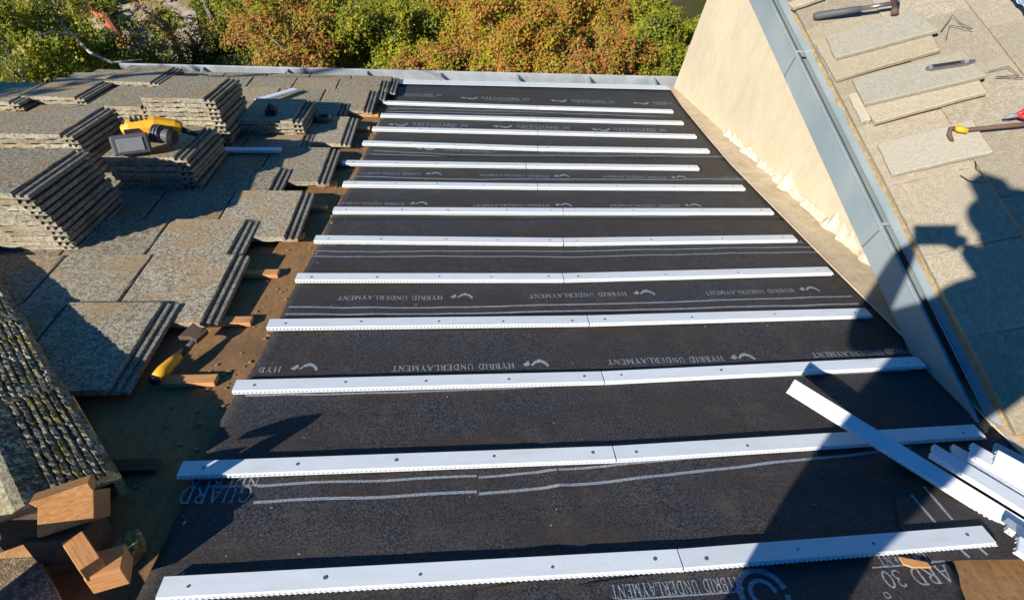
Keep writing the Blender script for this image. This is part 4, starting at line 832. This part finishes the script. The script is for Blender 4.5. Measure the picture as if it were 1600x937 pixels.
# ------------------------------------------------------------------ the photographer (behind the lens, his shadow falls in the picture)
def skin(name, verts, edges, radii, m, parent, sub=1):
    me = bpy.data.meshes.new(name); me.from_pydata([tuple(v) for v in verts], edges, []); me.materials.append(m)
    o = bpy.data.objects.new(name, me); COL.objects.link(o); o.parent = parent; md = o.modifiers.new('skin', 'SKIN'); md.use_smooth_shade = True
    for i, r_ in enumerate(radii): me.skin_vertices[0].data[i].radius = (r_, r_) if not isinstance(r_, tuple) else r_
    me.skin_vertices[0].data[0].use_root = True; s = o.modifiers.new('s', 'SUBSURF'); s.levels = sub; s.render_levels = sub; return o
def roofz(x, y): return (-H + -NW.y * y) / NW.z
fl_, fr_ = Vector((-.12, -.50, roofz(0, -.50) + .05)), Vector((.14, -.42, roofz(0, -.42) + .05))
pelv = Vector((-.04, -.46, -.48))
V = [pelv, Vector((0.02, -.45, -.28)), Vector((0.07, -.42, -.02)), Vector((0.07, -.39, .13)), Vector((0.03, -.36, .24)), Vector((-.10, -.30, .38)), Vector((-.14, -.28, .465)),
     Vector((-.08, -.46, -.55)), Vector((.02, -.43, -.86)), fl_ + Vector((.10, 0, .05)), fl_ + Vector((.10, .13, -.06)),
     Vector((.03, -.46, -.55)), Vector((.13, -.42, -.86)), fr_ + Vector((0.05, 0, .05)), fr_ + Vector((.05, .13, -.06)),
     Vector((-.12, -.40, .08)), Vector((-.25, -.33, -.22)), Vector((-.09, -.085, -.03)), Vector((-.055, -.045, .0)),
     Vector((.29, -.38, .10)), Vector((.33, -.24, -.10)), Vector((.18, -.085, -.01)), Vector((.145, -.045, .0))]
E_ = [(0, 1), (1, 2), (2, 3), (3, 4), (4, 5), (5, 6), (0, 7), (7, 8), (8, 9), (9, 10), (0, 11), (11, 12), (12, 13), (13, 14), (3, 15), (15, 16), (16, 17), (17, 18), (3, 19), (19, 20), (20, 21), (21, 22)]
Rr = [(.14, .12), (.17, .13), (.21, .14), (.13, .10), .06, (.085, .095), .08, .09, .07, .05, .045, .09, .07, .05, .045, .085, .065, .04, .03, .085, .06, .04, .03]
root = empty('person', T((0.0, -.46, roofz(0, -.46)))); tag(root, 'person standing on the roof holding up a phone, casting the long shadow', 'person'); B = Vector((0.0, -.46, roofz(0, -.46)))
V = [v - B for v in V]
body = skin('body', V, E_, Rr, M['shirt'], root)
cap = MB(); cc = V[6]
cap.tube([cc + Vector((0, 0, -.03)), cc + Vector((0, 0, .04)), cc + Vector((0, -.01, .09)), cc + Vector((0, -.01, .11))], [.118, .115, .075, .01], 16); cap.prism([(-.08, .0), (.08, .0), (.07, .13), (.0, .17), (-.07, .13)], 0, .008, T(cc + Vector((0, .04, .01)))); cap.build('cap', M['jeans'], root)
for sx in (-1, 1):
    wv_ = V[18] if sx < 0 else V[22]
    for k in range(4):
        p0 = wv_ + Vector((0, 0, .025 - .018 * k)); skin('finger', [p0, p0 + Vector((-sx * .012, .02, 0)), p0 + Vector((-sx * .035, .022, 0))], [(0, 1), (1, 2)], [.009, .008, .007], M['skin'], root)
    skin('thumb', [wv_ + Vector((0, -.01, .0)), wv_ + Vector((-sx * .02, -.0, .03)), wv_ + Vector((-sx * .04, .0, .035))], [(0, 1), (1, 2)], [.011, .010, .008], M['skin'], root)
ph = MB(); ph.box(-.035, .125, -.038, .038, .004, .012); o = ph.build('phone', M['black'], Mx=R.to_4x4() @ T((0, 0, .006)), bevel=.003); tag(o, 'black phone held sideways in both hands of the photographer', 'phone')
